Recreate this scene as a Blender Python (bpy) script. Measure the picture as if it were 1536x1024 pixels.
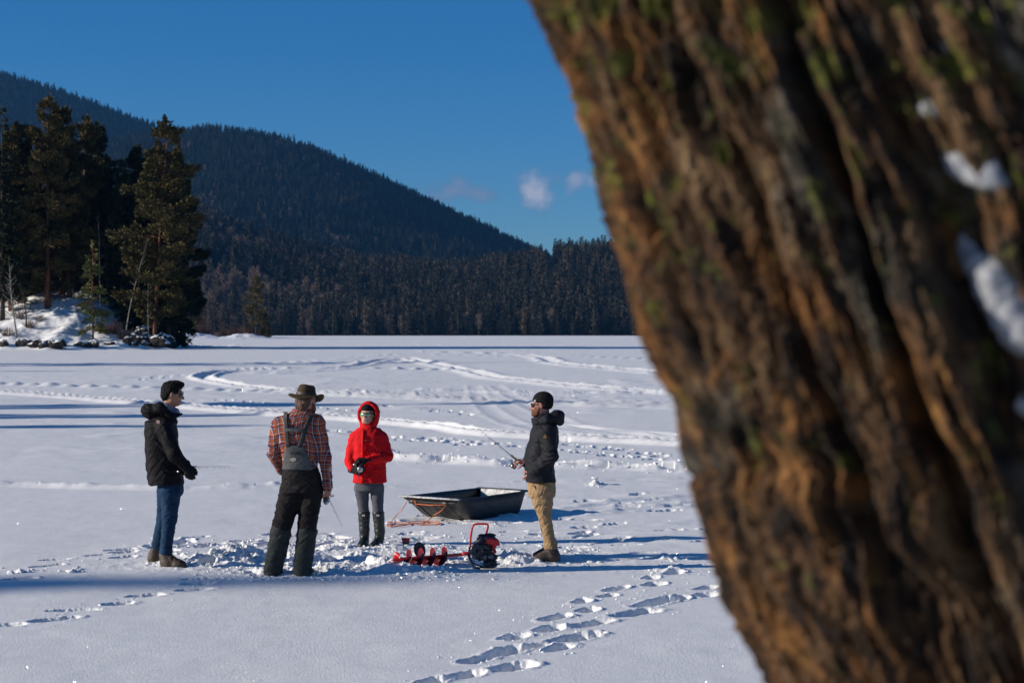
import bpy, math, random
import numpy as np
from mathutils import Vector

for o in list(bpy.data.objects):
    bpy.data.objects.remove(o)
scene = bpy.context.scene
R = math.radians

# ------------------------------------------------------------------ camera
F_PX = 2773.0          # focal length in units of a 1536 px wide frame (65 mm)
H_EYE = 2.33           # eye height above the ice
HOR = 499.0            # horizon row (of 1024)
cam_d = bpy.data.cameras.new('camera')
cam = bpy.data.objects.new('camera', cam_d)
scene.collection.objects.link(cam)
cam_d.sensor_width = 36.0
cam_d.lens = 65.0
cam_d.clip_start = 0.1
cam_d.clip_end = 30000
cam.location = (0, 0, H_EYE)
cam.rotation_euler = (R(90) - math.atan((512 - HOR) / F_PX), 0, 0)
cam_d.dof.use_dof = True
cam_d.dof.focus_distance = 19.0
cam_d.dof.aperture_fstop = 5.2
scene.camera = cam

# ------------------------------------------------------------------ light
SUN_EL, SUN_AZ = 18.0, 10.0     # azimuth: degrees the shadows recede from +X
world = bpy.data.worlds.new('World')
scene.world = world
world.use_nodes = True
SKY_STRENGTH = 0.068
SKY_TINT = (.20, .69, 1.10)
SKY_TINT_LOW = (.58, .84, 1.17)      # white balance of the photograph
wn = world.node_tree
wn.nodes.clear()
w_out = wn.nodes.new('ShaderNodeOutputWorld')
w_bg = wn.nodes.new('ShaderNodeBackground')
w_sky = wn.nodes.new('ShaderNodeTexSky')
w_sky.sky_type = 'NISHITA'
w_sky.sun_disc = False
w_sky.sun_elevation = R(SUN_EL)
w_sky.sun_rotation = R(270 - SUN_AZ)
w_sky.altitude = 700
w_sky.air_density = 1.0
w_sky.dust_density = 0.1
w_sky.ozone_density = 4.0
w_bg.inputs['Strength'].default_value = SKY_STRENGTH
wn.links.new(w_bg.outputs[0], w_out.inputs[0])

def world_clouds():
    N, L = wn.nodes, wn.links
    tc = N.new('ShaderNodeTexCoord')
    sep = N.new('ShaderNodeSeparateXYZ'); L.new(tc.outputs['Generated'], sep.inputs[0])
    def math_(op, a, b=None, c=None):
        n = N.new('ShaderNodeMath'); n.operation = op
        for i, v in enumerate((a, b, c)):
            if v is None: continue
            if isinstance(v, (int, float)): n.inputs[i].default_value = v
            else: L.new(v, n.inputs[i])
        return n.outputs[0]
    # direction -> tangent coordinates, in hundredths
    y = math_('MAXIMUM', sep.outputs[1], 0.01)
    u = math_('DIVIDE', sep.outputs[0], y)
    v = math_('DIVIDE', sep.outputs[2], y)
    comb = N.new('ShaderNodeCombineXYZ'); L.new(u, comb.inputs[0]); L.new(v, comb.inputs[1])
    noise = N.new('ShaderNodeTexNoise'); noise.inputs['Scale'].default_value = 75
    noise.inputs['Detail'].default_value = 6; noise.inputs['Roughness'].default_value = 0.55
    L.new(comb.outputs[0], noise.inputs['Vector'])
    nv = math_('SUBTRACT', noise.outputs[0], 0.5)
    n2 = N.new('ShaderNodeTexNoise'); n2.inputs['Scale'].default_value = 42; n2.inputs['Detail'].default_value = 5; L.new(comb.outputs[0], n2.inputs['Vector'])
    s2 = N.new('ShaderNodeSeparateXYZ'); L.new(n2.outputs['Color'], s2.inputs[0])
    u = math_('MULTIPLY_ADD', math_('SUBTRACT', s2.outputs[0], 0.5), 0.024, u)
    v = math_('MULTIPLY_ADD', math_('SUBTRACT', s2.outputs[1], 0.5), 0.016, v)
    total = None; shade_t = None
    #  px, py, half width, half height, strength, brightness
    blobs = [(804, 284, 34, 33, 1.0, 1.0), (812, 303, 16, 14, .7, .75), (832, 272, 20, 14, .5, .45),
             (868, 268, 22, 22, .85, .8), (900, 275, 30, 20, .8, .9), (690, 286, 66, 15, .95, .3),
             (694, 277, 22, 17, .85, .32), (652, 279, 34, 10, .5, .2), (812, 320, 14, 9, .35, .3),
            ]
    for (px, py, hw, hh, st, br) in blobs:
        cu, cv = (px - 768) / F_PX, (HOR - py) / F_PX
        du = math_('MULTIPLY', math_('SUBTRACT', u, cu), F_PX / hw)
        dv = math_('MULTIPLY', math_('SUBTRACT', v, cv), F_PX / hh)
        r2 = math_('ADD', math_('MULTIPLY', du, du), math_('MULTIPLY', dv, dv))
        g = math_('SUBTRACT', 1.0, r2)
        g = math_('MULTIPLY', g, .85)
        g = math_('MULTIPLY_ADD', nv, 2.0, g)
        g = math_('MINIMUM', math_('MAXIMUM', g, 0.0), 1.0)
        g = math_('MULTIPLY', g, st)
        b = math_('MULTIPLY', g, br)
        total = g if total is None else math_('MAXIMUM', total, g)
        shade_t = b if shade_t is None else math_('MAXIMUM', shade_t, b)
    mix = N.new('ShaderNodeMix'); mix.data_type = 'RGBA'
    L.new(math_('MULTIPLY', total, 0.8), mix.inputs[0])
    tint = N.new('ShaderNodeMix'); tint.data_type = 'RGBA'; tint.blend_type = 'MULTIPLY'; tint.inputs[0].default_value = 1.0
    tm = N.new('ShaderNodeMix'); tm.data_type = 'RGBA'; tm.inputs[6].default_value = (*SKY_TINT_LOW, 1); tm.inputs[7].default_value = (*SKY_TINT, 1)
    tr_ = N.new('ShaderNodeMapRange'); L.new(sep.outputs[2], tr_.inputs[0]); tr_.inputs[1].default_value = 0.0; tr_.inputs[2].default_value = .16; L.new(tr_.outputs[0], tm.inputs[0])
    L.new(tm.outputs[2], tint.inputs[7]); L.new(w_sky.outputs[0], tint.inputs[6])
    L.new(tint.outputs[2], mix.inputs[6])
    cc = N.new('ShaderNodeMix'); cc.data_type = 'RGBA'
    L.new(shade_t, cc.inputs[0])
    k = 1.0 / SKY_STRENGTH
    cc.inputs[6].default_value = (.09 * k, .14 * k, .25 * k, 1)
    cc.inputs[7].default_value = (.36 * k, .37 * k, .46 * k, 1)
    L.new(cc.outputs[2], mix.inputs[7])
    L.new(mix.outputs[2], w_bg.inputs['Color'])
world_clouds()

sun_d = bpy.data.lights.new('sun', 'SUN')
sun_d.energy = 5.0
sun_d.angle = R(0.5)
sun_d.color = (1.0, 0.91, 0.80)
sun = bpy.data.objects.new('sun', sun_d)
scene.collection.objects.link(sun)
ray = Vector((math.cos(R(SUN_EL)) * math.cos(R(SUN_AZ)), math.cos(R(SUN_EL)) * math.sin(R(SUN_AZ)), -math.sin(R(SUN_EL))))
sun.rotation_euler = ray.to_track_quat('-Z', 'Y').to_euler()
sun.location = (-60, -10, 40)

scene.render.engine = 'CYCLES'
vs = scene.view_settings
scene.display_settings.display_device = 'sRGB'
vs.view_transform = 'Standard'
vs.look = 'None'
vs.gamma = 1.0
vs.exposure = 0.22

# ------------------------------------------------------------------ helpers
col = scene.collection
def U(px, py, d):
    """picture point at depth d (metres) -> world point"""
    return np.array([(px - 768) / F_PX * d, d, H_EYE - (py - HOR) / F_PX * d])
def G(px, py):
    """picture point -> point on the ice"""
    d = H_EYE * F_PX / (py - HOR)
    return np.array([(px - 768) / F_PX * d, d])

def tag(o, label=None, cat=None, group=None, kind=None):
    if label: o['label'] = label
    if cat: o['category'] = cat
    if group: o['group'] = group
    if kind: o['kind'] = kind
    return o
def empty(name, loc, label, cat, group=None):
    o = bpy.data.objects.new(name, None)
    o.empty_display_size = 0.2
    col.objects.link(o); o.location = tuple(float(v) for v in loc)
    return tag(o, label, cat, group)
def mesh_np(name, V, Q, smooth=True):
    """V (n,3); Q (m,3 or 4)"""
    V = np.ascontiguousarray(V, dtype=np.float32); Q = np.ascontiguousarray(Q, dtype=np.int32)
    me = bpy.data.meshes.new(name)
    n, k = Q.shape
    me.vertices.add(len(V)); me.vertices.foreach_set('co', V.ravel())
    me.loops.add(n * k); me.loops.foreach_set('vertex_index', Q.ravel())
    me.polygons.add(n)
    me.polygons.foreach_set('loop_start', np.arange(0, n * k, k, dtype=np.int32))
    me.polygons.foreach_set('loop_total', np.full(n, k, dtype=np.int32))
    me.update(calc_edges=True)
    me.polygons.foreach_set('use_smooth', np.full(n, smooth, dtype=bool))
    return me
def link(name, me, mat, parent=None, loc=None):
    o = bpy.data.objects.new(name, me)
    if mat is not None and len(me.materials) == 0:
        me.materials.append(mat)
    col.objects.link(o)
    if parent is not None: o.parent = parent
    if loc is not None: o.location = tuple(float(v) for v in loc)
    return o

class MB:
    """polygon collector"""
    def __init__(s): s.v = []; s.f = []; s.m = []
    def add(s, vs_, fs, mi=0):
        b = len(s.v)
        s.v.extend([tuple(map(float, p)) for p in vs_])
        s.f.extend([tuple(i + b for i in f) for f in fs]); s.m.extend([mi] * len(fs))
    def tube(s, pts, rad, n=8, mi=0, cap=True, flat=None):
        pts = [np.asarray(p, float) for p in pts]
        if isinstance(rad, (int, float)): rad = [rad] * len(pts)
        rings = []; up = None
        for i, p in enumerate(pts):
            t = pts[min(i + 1, len(pts) - 1)] - pts[max(i - 1, 0)]
            t = t / (np.linalg.norm(t) + 1e-9)
            if up is None:
                a = np.array([0, 0, 1.]) if abs(t[2]) < .9 else np.array([1., 0, 0])
                up = np.cross(t, a); up /= np.linalg.norm(up)
            else:
                up = up - t * up.dot(t); up /= (np.linalg.norm(up) + 1e-9)
            w = np.cross(t, up)
            rings.append([p + rad[i] * (math.cos(a) * up + math.sin(a) * w) for a in np.linspace(0, 2 * math.pi, n, endpoint=False)])
        V = [q for r in rings for q in r]; Fc = []
        for i in range(len(pts) - 1):
            for j in range(n):
                k = (j + 1) % n
                Fc.append((i * n + j, i * n + k, (i + 1) * n + k, (i + 1) * n + j))
        if cap:
            Fc.append(tuple(range(n))[::-1]); Fc.append(tuple((len(pts) - 1) * n + j for j in range(n)))
        s.add(V, Fc, mi)
    def box(s, c, h, M=None, mi=0, bev=0.0):
        c = np.asarray(c, float); M = np.eye(3) if M is None else np.asarray(M)
        b = bev
        V = []; 
        if b <= 0:
            for x in (-1, 1):
                for y in (-1, 1):
                    for z in (-1, 1): V.append(c + M @ (np.array([x, y, z]) * h))
            s.add(V, [(0, 1, 3, 2), (4, 6, 7, 5), (0, 4, 5, 1), (2, 3, 7, 6), (0, 2, 6, 4), (1, 5, 7, 3)], mi)
        else:
            # chamfered in z-section: stack of 4 inset octagon rings
            hx, hy, hz = h
            rings = []
            for z, ins in ((-hz, b), (-hz + b, 0), (hz - b, 0), (hz, b)):
                x, y = hx - ins, hy - ins
                rings.append([(-x + b, -y, z), (x - b, -y, z), (x, -y + b, z), (x, y - b, z), (x - b, y, z), (-x + b, y, z), (-x, y - b, z), (-x, -y + b, z)])
            V = [c + M @ np.array(p) for r in rings for p in r]
            Fc = [tuple(range(8))[::-1], tuple(24 + j for j in range(8))]
            for i in range(3):
                for j in range(8):
                    k = (j + 1) % 8; Fc.append((i * 8 + j, i * 8 + k, i * 8 + 8 + k, i * 8 + 8 + j))
            s.add(V, Fc, mi)
    def lathe(s, prof, c, M=None, n=20, mi=0):
        c = np.asarray(c, float); M = np.eye(3) if M is None else np.asarray(M)
        V = []; Fc = []
        for (r, z) in prof:
            for a in np.linspace(0, 2 * math.pi, n, endpoint=False):
                V.append(c + M @ np.array([r * math.cos(a), r * math.sin(a), z]))
        for i in range(len(prof) - 1):
            for j in range(n):
                k = (j + 1) % n; Fc.append((i * n + j, i * n + k, (i + 1) * n + k, (i + 1) * n + j))
        s.add(V, Fc, mi)
    def build(s, name, mats, parent=None, smooth=True, loc=None):
        me = bpy.data.meshes.new(name)
        me.from_pydata(s.v, [], s.f); me.update()
        if not isinstance(mats, (list, tuple)): mats = [mats]
        for m in mats: me.materials.append(m)
        me.polygons.foreach_set('material_index', s.m)
        me.polygons.foreach_set('use_smooth', [smooth] * len(s.f))
        return link(name, me, None, parent, loc)

def rotm(yaw=0, pitch=0, roll=0):
    """columns = right, forward, up ; yaw about z, pitch about x"""
    cy, sy = math.cos(yaw), math.sin(yaw); cp, sp = math.cos(pitch), math.sin(pitch); cr, sr = math.cos(roll), math.sin(roll)
    Z = np.array([[cy, -sy, 0], [sy, cy, 0], [0, 0, 1]]); X = np.array([[1, 0, 0], [0, cp, -sp], [0, sp, cp]])
    Y = np.array([[cr, 0, sr], [0, 1, 0], [-sr, 0, cr]])
    return Z @ X @ Y

# ---- lattice noise
def _h(i, j, k, seed):
    i = i.astype(np.int64); j = j.astype(np.int64); k = np.asarray(k).astype(np.int64)
    n = (i * 73856093) ^ (j * 19349663) ^ (k * 83492791) ^ (seed * 2654435761 & 0xffffffff)
    n = (n ^ (n >> 13)) & 0x7fffffff
    n = (n * (n * n % 60493 * 15731 + 789221) + 1376312589) & 0x7fffffff
    n = (n ^ (n >> 15)) & 0xffffff
    return n.astype(np.float32) / np.float32(0xffffff)
def vn2(x, y, seed=0):
    xi = np.floor(x); yi = np.floor(y); fx = (x - xi).astype(np.float32); fy = (y - yi).astype(np.float32)
    fx = fx * fx * (3 - 2 * fx); fy = fy * fy * (3 - 2 * fy); z = np.zeros(1, int)
    a = _h(xi, yi, z, seed); b = _h(xi + 1, yi, z, seed); c = _h(xi, yi + 1, z, seed); d = _h(xi + 1, yi + 1, z, seed)
    return a + (b - a) * fx + (c - a) * fy + (a - b - c + d) * fx * fy
def vn3(x, y, z, seed=0):
    xi = np.floor(x); yi = np.floor(y); zi = np.floor(z); fx = x - xi; fy = y - yi; fz = z - zi
    fx = fx * fx * (3 - 2 * fx); fy = fy * fy * (3 - 2 * fy); fz = fz * fz * (3 - 2 * fz)
    r = []
    for dz in (0, 1):
        a = _h(xi, yi, zi + dz, seed); b = _h(xi + 1, yi, zi + dz, seed); c = _h(xi, yi + 1, zi + dz, seed); d = _h(xi + 1, yi + 1, zi + dz, seed)
        r.append(a + (b - a) * fx + (c - a) * fy + (a - b - c + d) * fx * fy)
    return r[0] + (r[1] - r[0]) * fz
def fbm2(x, y, oct=4, seed=0, gain=.5):
    s = 0; a = 1; t = 0
    for i in range(oct):
        s = s + a * (vn2(x * 2.03 ** i + i * 17.3, y * 2.03 ** i - i * 9.1, seed + i) - .5); t += a; a *= gain
    return s / t * 2
def sstep(a, b, x):
    t = np.clip((x - a) / (b - a), 0, 1); return t * t * (3 - 2 * t)

# ------------------------------------------------------------------ materials
def new_mat(name):
    m = bpy.data.materials.new(name); m.use_nodes = True
    nt = m.node_tree; b = nt.nodes['Principled BSDF']
    return m, nt, b
def simple(name, c, rough=.6, metal=0, var=.25, vscale=20, bump=0, bscale=200, sheen=0, spec=None, stretch=None, bdist=.01):
    m, nt, b = new_mat(name); N, L = nt.nodes, nt.links
    tc = N.new('ShaderNodeTexCoord')
    vec = tc.outputs['Object']
    if stretch:
        mp = N.new('ShaderNodeMapping'); mp.inputs['Scale'].default_value = stretch
        L.new(vec, mp.inputs[0]); vec = mp.outputs[0]
    nz = N.new('ShaderNodeTexNoise'); nz.inputs['Scale'].default_value = vscale; nz.inputs['Detail'].default_value = 5
    L.new(vec, nz.inputs['Vector'])
    rp = N.new('ShaderNodeValToRGB')
    rp.color_ramp.elements[0].position = .3; rp.color_ramp.elements[1].position = .7
    rp.color_ramp.elements[0].color = (*[x * (1 - var) for x in c], 1)
    rp.color_ramp.elements[1].color = (*[min(1, x * (1 + var)) for x in c], 1)
    L.new(nz.outputs[0], rp.inputs[0]); L.new(rp.outputs[0], b.inputs['Base Color'])
    b.inputs['Roughness'].default_value = rough; b.inputs['Metallic'].default_value = metal
    if spec is not None: b.inputs['Specular IOR Level'].default_value = spec
    if sheen: b.inputs['Sheen Weight'].default_value = sheen
    if bump:
        n2 = N.new('ShaderNodeTexNoise'); n2.inputs['Scale'].default_value = bscale; n2.inputs['Detail'].default_value = 4
        L.new(vec, n2.inputs['Vector'])
        bp = N.new('ShaderNodeBump'); bp.inputs['Strength'].default_value = bump; bp.inputs['Distance'].default_value = bdist
        L.new(n2.outputs[0], bp.inputs['Height']); L.new(bp.outputs[0], b.inputs['Normal'])
    return m
def ramp_mat(name, cols, scale, rough=.9, detail=6, stretch=None, bump=0, bscale=None, bdist=.02, rand=0.0, coord='Object', spec=.2):
    """noise ramp over several colours; rand = object random value shift"""
    m, nt, b = new_mat(name); N, L = nt.nodes, nt.links
    tc = N.new('ShaderNodeTexCoord'); vec = tc.outputs[coord]
    if stretch:
        mp = N.new('ShaderNodeMapping'); mp.inputs['Scale'].default_value = stretch
        L.new(vec, mp.inputs[0]); vec = mp.outputs[0]
    nz = N.new('ShaderNodeTexNoise'); nz.inputs['Scale'].default_value = scale; nz.inputs['Detail'].default_value = detail
    L.new(vec, nz.inputs['Vector'])
    fac = nz.outputs[0]
    if rand:
        oi = N.new('ShaderNodeObjectInfo'); ma = N.new('ShaderNodeMath'); ma.operation = 'MULTIPLY_ADD'
        L.new(oi.outputs['Random'], ma.inputs[0]); ma.inputs[1].default_value = rand; L.new(fac, ma.inputs[2])
        m2 = N.new('ShaderNodeMath'); m2.operation = 'SUBTRACT'; L.new(ma.outputs[0], m2.inputs[0]); m2.inputs[1].default_value = rand / 2
        fac = m2.outputs[0]
    rp = N.new('ShaderNodeValToRGB'); cr = rp.color_ramp
    while len(cr.elements) < len(cols): cr.elements.new(.5)
    for e, (p, c) in zip(cr.elements, cols):
        e.position = p; e.color = (*c, 1)
    L.new(fac, rp.inputs[0]); L.new(rp.outputs[0], b.inputs['Base Color'])
    b.inputs['Roughness'].default_value = rough; b.inputs['Specular IOR Level'].default_value = spec
    if bump:
        n2 = N.new('ShaderNodeTexNoise'); n2.inputs['Scale'].default_value = bscale or scale * 3; n2.inputs['Detail'].default_value = 8
        L.new(vec, n2.inputs['Vector'])
        bp = N.new('ShaderNodeBump'); bp.inputs['Strength'].default_value = bump; bp.inputs['Distance'].default_value = bdist
        L.new(n2.outputs[0], bp.inputs['Height']); L.new(bp.outputs[0], b.inputs['Normal'])
    return m

def snow_mat(name, sparkle=True, base=(.88, .88, .86)):
    m, nt, b = new_mat(name); N, L = nt.nodes, nt.links
    tc = N.new('ShaderNodeTexCoord'); vec = tc.outputs['Object']
    nz = N.new('ShaderNodeTexNoise'); nz.inputs['Scale'].default_value = 3.0; nz.inputs['Detail'].default_value = 8
    L.new(vec, nz.inputs['Vector'])
    rp = N.new('ShaderNodeValToRGB')
    rp.color_ramp.elements[0].position = .3; rp.color_ramp.elements[1].position = .7
    rp.color_ramp.elements[0].color = (*[x * .96 for x in base], 1); rp.color_ramp.elements[1].color = (*[min(1, x * 1.03) for x in base], 1)
    L.new(nz.outputs[0], rp.inputs[0]); L.new(rp.outputs[0], b.inputs['Base Color'])
    b.inputs['Roughness'].default_value = .7
    b.inputs['Specular IOR Level'].default_value = .25
    n1 = N.new('ShaderNodeTexNoise'); n1.inputs['Scale'].default_value = 55; n1.inputs['Detail'].default_value = 5; n1.inputs['Roughness'].default_value = .7
    L.new(vec, n1.inputs['Vector'])
    bp = N.new('ShaderNodeBump'); bp.inputs['Strength'].default_value = .6; bp.inputs['Distance'].default_value = .014
    L.new(n1.outputs[0], bp.inputs['Height'])
    L.new(bp.outputs[0], b.inputs['Normal'])
    if sparkle:
        # ice crystals: a few tiny facets with their own tilt mirror the sun
        vo = N.new('ShaderNodeTexVoronoi'); vo.inputs['Scale'].default_value = 125
        L.new(vec, vo.inputs['Vector'])
        sub = N.new('ShaderNodeVectorMath'); sub.operation = 'SUBTRACT'; L.new(vo.outputs['Color'], sub.inputs[0]); sub.inputs[1].default_value = (.5, .5, .5)
        sc = N.new('ShaderNodeVectorMath'); sc.operation = 'SCALE'; L.new(sub.outputs[0], sc.inputs[0]); sc.inputs['Scale'].default_value = 2.6
        geo = N.new('ShaderNodeNewGeometry')
        ad = N.new('ShaderNodeVectorMath'); ad.operation = 'ADD'; L.new(geo.outputs['Normal'], ad.inputs[0]); L.new(sc.outputs[0], ad.inputs[1])
        nm = N.new('ShaderNodeVectorMath'); nm.operation = 'NORMALIZE'; L.new(ad.outputs[0], nm.inputs[0])
        gl = N.new('ShaderNodeBsdfGlossy'); gl.inputs['Roughness'].default_value = .12; gl.inputs['Color'].default_value = (.5, .5, .5, 1)
        L.new(nm.outputs[0], gl.inputs['Normal'])
        lt = N.new('ShaderNodeMath'); lt.operation = 'LESS_THAN'; L.new(vo.outputs['Distance'], lt.inputs[0]); lt.inputs[1].default_value = .27
        mu = N.new('ShaderNodeMath'); mu.operation = 'MULTIPLY'; L.new(lt.outputs[0], mu.inputs[0]); mu.inputs[1].default_value = .5
        ms = N.new('ShaderNodeMixShader'); L.new(mu.outputs[0], ms.inputs[0]); L.new(b.outputs[0], ms.inputs[1]); L.new(gl.outputs[0], ms.inputs[2])
        L.new(ms.outputs[0], nt.nodes['Material Output'].inputs['Surface'])
    return m

M = {}
M['snow'] = snow_mat('snow')
M['snow_far'] = snow_mat('snow_on_land', sparkle=False)
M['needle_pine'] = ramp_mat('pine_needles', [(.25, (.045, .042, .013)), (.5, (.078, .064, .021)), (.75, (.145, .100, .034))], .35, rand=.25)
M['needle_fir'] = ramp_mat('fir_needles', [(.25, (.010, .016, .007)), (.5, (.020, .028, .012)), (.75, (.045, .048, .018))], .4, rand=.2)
M['needle_light'] = ramp_mat('young_spruce_needles', [(.25, (.05, .06, .018)), (.55, (.12, .125, .035)), (.8, (.19, .17, .05))], .9)
M['needle_far'] = ramp_mat('far_needles', [(.2, (.016, .020, .014)), (.5, (.038, .037, .024)), (.8, (.125, .094, .060))], .25, rand=.5)
M['needle_mountain_shade'] = ramp_mat('shaded_mountain_needles', [(.2, (.008, .014, .012)), (.5, (.016, .024, .018)), (.8, (.040, .042, .030))], .25, rand=.5)  # darker needle copy for the mountainside, its shade put into the colour
M['twigs_far'] = ramp_mat('far_bare_twigs', [(.2, (.09, .065, .055)), (.8, (.26, .19, .15))], .3, rand=.4)
M['bark_red'] = ramp_mat('red_pine_bark', [(.3, (.05, .022, .014)), (.5, (.15, .06, .035)), (.7, (.25, .11, .06))], 4, stretch=(1, 1, .2), bump=.6, bdist=.05)
M['bark_dark'] = ramp_mat('dark_bark', [(.3, (.02, .015, .012)), (.7, (.075, .06, .05))], 4, stretch=(1, 1, .25))
M['bark_pale'] = ramp_mat('pale_birch_bark', [(.35, (.10, .085, .07)), (.5, (.26, .24, .20)), (.7, (.42, .39, .34))], 3, stretch=(1, 1, 2))
M['twigs'] = ramp_mat('brown_twigs', [(.3, (.05, .03, .022)), (.7, (.17, .105, .075))], 3)
M['rock'] = ramp_mat('dark_shore_rock', [(.3, (.01, .009, .008)), (.6, (.04, .034, .028)), (.8, (.09, .075, .06))], 1.2, bump=.6, bdist=.15)

# ------------------------------------------------------------------ smooth implicit surfaces (bodies, clothes, soft things)
def cap(a, b, ra, rb, op='u', k=None):
    a = np.asarray(a, float); b = np.asarray(b, float)
    r = max(ra, rb)
    def f(P):
        ab = b - a; L2 = ab.dot(ab) + 1e-12
        t = np.clip(((P - a) @ ab) / L2, 0, 1).astype(np.float32)
        q = P - a - t[..., None] * ab
        return np.sqrt((q * q).sum(-1)) - (ra + (rb - ra) * t)
    return (f, np.minimum(a, b) - r, np.maximum(a, b) + r, op, k)
def ell(c, r, Mx=None, op='u', k=None):
    c = np.asarray(c, float); r = np.asarray(r, float); Mx = np.eye(3) if Mx is None else Mx
    def f(P):
        q = (P - c) @ Mx
        n0 = np.sqrt(((q / r) ** 2).sum(-1)); n1 = np.sqrt(((q / (r * r)) ** 2).sum(-1)) + 1e-9
        return n0 * (n0 - 1) / n1
    e = np.abs(Mx) @ r
    return (f, c - e, c + e, op, k)
def rbox(c, h, Mx=None, rnd=.01, op='u', k=None):
    c = np.asarray(c, float); h = np.asarray(h, float); Mx = np.eye(3) if Mx is None else Mx
    def f(P):
        q = np.abs((P - c) @ Mx) - (h - rnd)
        return np.sqrt((np.maximum(q, 0) ** 2).sum(-1)) + np.minimum(q.max(-1), 0) - rnd
    e = np.abs(Mx) @ h
    return (f, c - e, c + e, op, k)
def loft(rows, yaw=0.0, n=2.4, op='u', k=None):
    """rows: (cx, cy, z, rx, ry) with z rising; elliptical sections turned by yaw"""
    rows = np.array(sorted(rows, key=lambda r: r[2]), float)
    z0, z1 = rows[0, 2], rows[-1, 2]; cy_, sy_ = math.cos(yaw), math.sin(yaw)
    def f(P):
        z = P[..., 2]; zc = np.clip(z, z0, z1)
        cx = np.interp(zc, rows[:, 2], rows[:, 0]); cyy = np.interp(zc, rows[:, 2], rows[:, 1])
        rx = np.interp(zc, rows[:, 2], rows[:, 3]); ry = np.interp(zc, rows[:, 2], rows[:, 4])
        dx = P[..., 0] - cx; dy = P[..., 1] - cyy
        u = (dx * cy_ + dy * sy_) / rx; v = (-dx * sy_ + dy * cy_) / ry
        rho = (np.abs(u) ** n + np.abs(v) ** n) ** (1 / n)
        d = (rho - 1) * np.minimum(rx, ry)
        dz = np.abs(z - (z0 + z1) / 2) - (z1 - z0) / 2
        return np.where((d > 0) & (dz > 0), np.sqrt(np.maximum(d, 0) ** 2 + np.maximum(dz, 0) ** 2), np.maximum(d, dz))
    m = rows[:, 3:5].max()
    return (f, np.array([rows[:, 0].min() - m * 1.2, rows[:, 1].min() - m * 1.2, z0]), np.array([rows[:, 0].max() + m * 1.2, rows[:, 1].max() + m * 1.2, z1]), op, k)
def sdf_mesh(prims, res, k=.02, disp=None, smooth=2):
    k0 = k
    us = [p for p in prims if p[3] == 'u']
    lo = np.min([p[1] for p in us], 0) - 3 * res - k * .5; hi = np.max([p[2] for p in us], 0) + 3 * res + k * .5
    n = np.ceil((hi - lo) / res).astype(int) + 1
    ax = [lo[i] + res * np.arange(n[i]) for i in range(3)]
    D = np.full(n, .2, np.float32)
    for (f, a, b, op, kk) in prims:
        kk = k0 if kk is None else kk
        mg = kk + 2.5 * res
        i0 = np.maximum(((a - mg - lo) / res).astype(int), 0); i1 = np.minimum(((b + mg - lo) / res).astype(int) + 2, n)
        if (i1 <= i0).any(): continue
        sl = tuple(slice(i0[i], i1[i]) for i in range(3))
        P = np.stack(np.meshgrid(*[ax[i][sl[i]] for i in range(3)], indexing='ij'), -1).astype(np.float32)
        d = f(P).astype(np.float32); cur = D[sl]
        if op == 'u':
            h = np.clip(.5 + .5 * (cur - d) / kk, 0, 1); new = cur * (1 - h) + d * h - kk * h * (1 - h)
            new = np.where(np.abs(cur - d) > kk, np.minimum(cur, d), new)
        else:
            nd = -d
            h = np.clip(.5 - .5 * (cur - nd) / kk, 0, 1); new = cur * (1 - h) + nd * h + kk * h * (1 - h)
            new = np.where(np.abs(cur - nd) > kk, np.maximum(cur, nd), new)
        D[sl] = new
    ins = D < 0
    c = [ins[i:n[0] - 1 + i, j:n[1] - 1 + j, l:n[2] - 1 + l] for i in (0, 1) for j in (0, 1) for l in (0, 1)]
    s = np.zeros(c[0].shape, np.int8)
    for q in c: s += q
    act = (s > 0) & (s < 8)
    ci = np.argwhere(act)
    vid = -np.ones(act.shape, np.int32); vid[act] = np.arange(len(ci))
    acc = np.zeros((len(ci), 3)); cnt = np.zeros(len(ci))
    corners = [(i, j, l) for i in (0, 1) for j in (0, 1) for l in (0, 1)]
    for p in corners:
        for axis in range(3):
            if p[axis]: continue
            q = list(p); q[axis] = 1
            dp = D[ci[:, 0] + p[0], ci[:, 1] + p[1], ci[:, 2] + p[2]]; dq = D[ci[:, 0] + q[0], ci[:, 1] + q[1], ci[:, 2] + q[2]]
            m = (dp < 0) != (dq < 0)
            t = np.where(m, dp / (dp - dq + 1e-12), 0)
            pt = np.array(p, float)[None] + t[:, None] * np.eye(3)[axis][None]
            acc[m] += pt[m]; cnt[m] += 1
    V = lo + res * (ci + acc / np.maximum(cnt, 1)[:, None])
    Qs = []
    for axis in range(3):
        o = [a for a in range(3) if a != axis]
        sl0 = [slice(1, n[a] - 1) for a in range(3)]; sl0[axis] = slice(0, n[axis] - 1)
        sl1 = list(sl0); sl1[axis] = slice(1, n[axis])
        a_ = ins[tuple(sl0)]; b_ = ins[tuple(sl1)]
        e = np.argwhere(a_ != b_); 
        if not len(e): continue
        pos = a_[tuple(e.T)]
        off = np.zeros(3, int); off[o[0]] = 1; off[o[1]] = 1
        g = e + off
        def cell(d0, d1):
            h = g.copy(); h[:, o[0]] -= d0; h[:, o[1]] -= d1; return vid[h[:, 0], h[:, 1], h[:, 2]]
        q = np.stack([cell(1, 1), cell(0, 1), cell(0, 0), cell(1, 0)], -1)
        flip = pos if axis != 1 else ~pos
        q[~flip] = q[~flip][:, ::-1]
        Qs.append(q)
    Q = np.concatenate(Qs)
    for _ in range(smooth):
        s = np.zeros_like(V); c_ = np.zeros(len(V))
        for i in range(4):
            a = Q[:, i]; b = Q[:, (i + 1) % 4]
            np.add.at(s, a, V[b]); np.add.at(c_, a, 1)
        V = V * .5 + .5 * s / np.maximum(c_, 1)[:, None]
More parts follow.
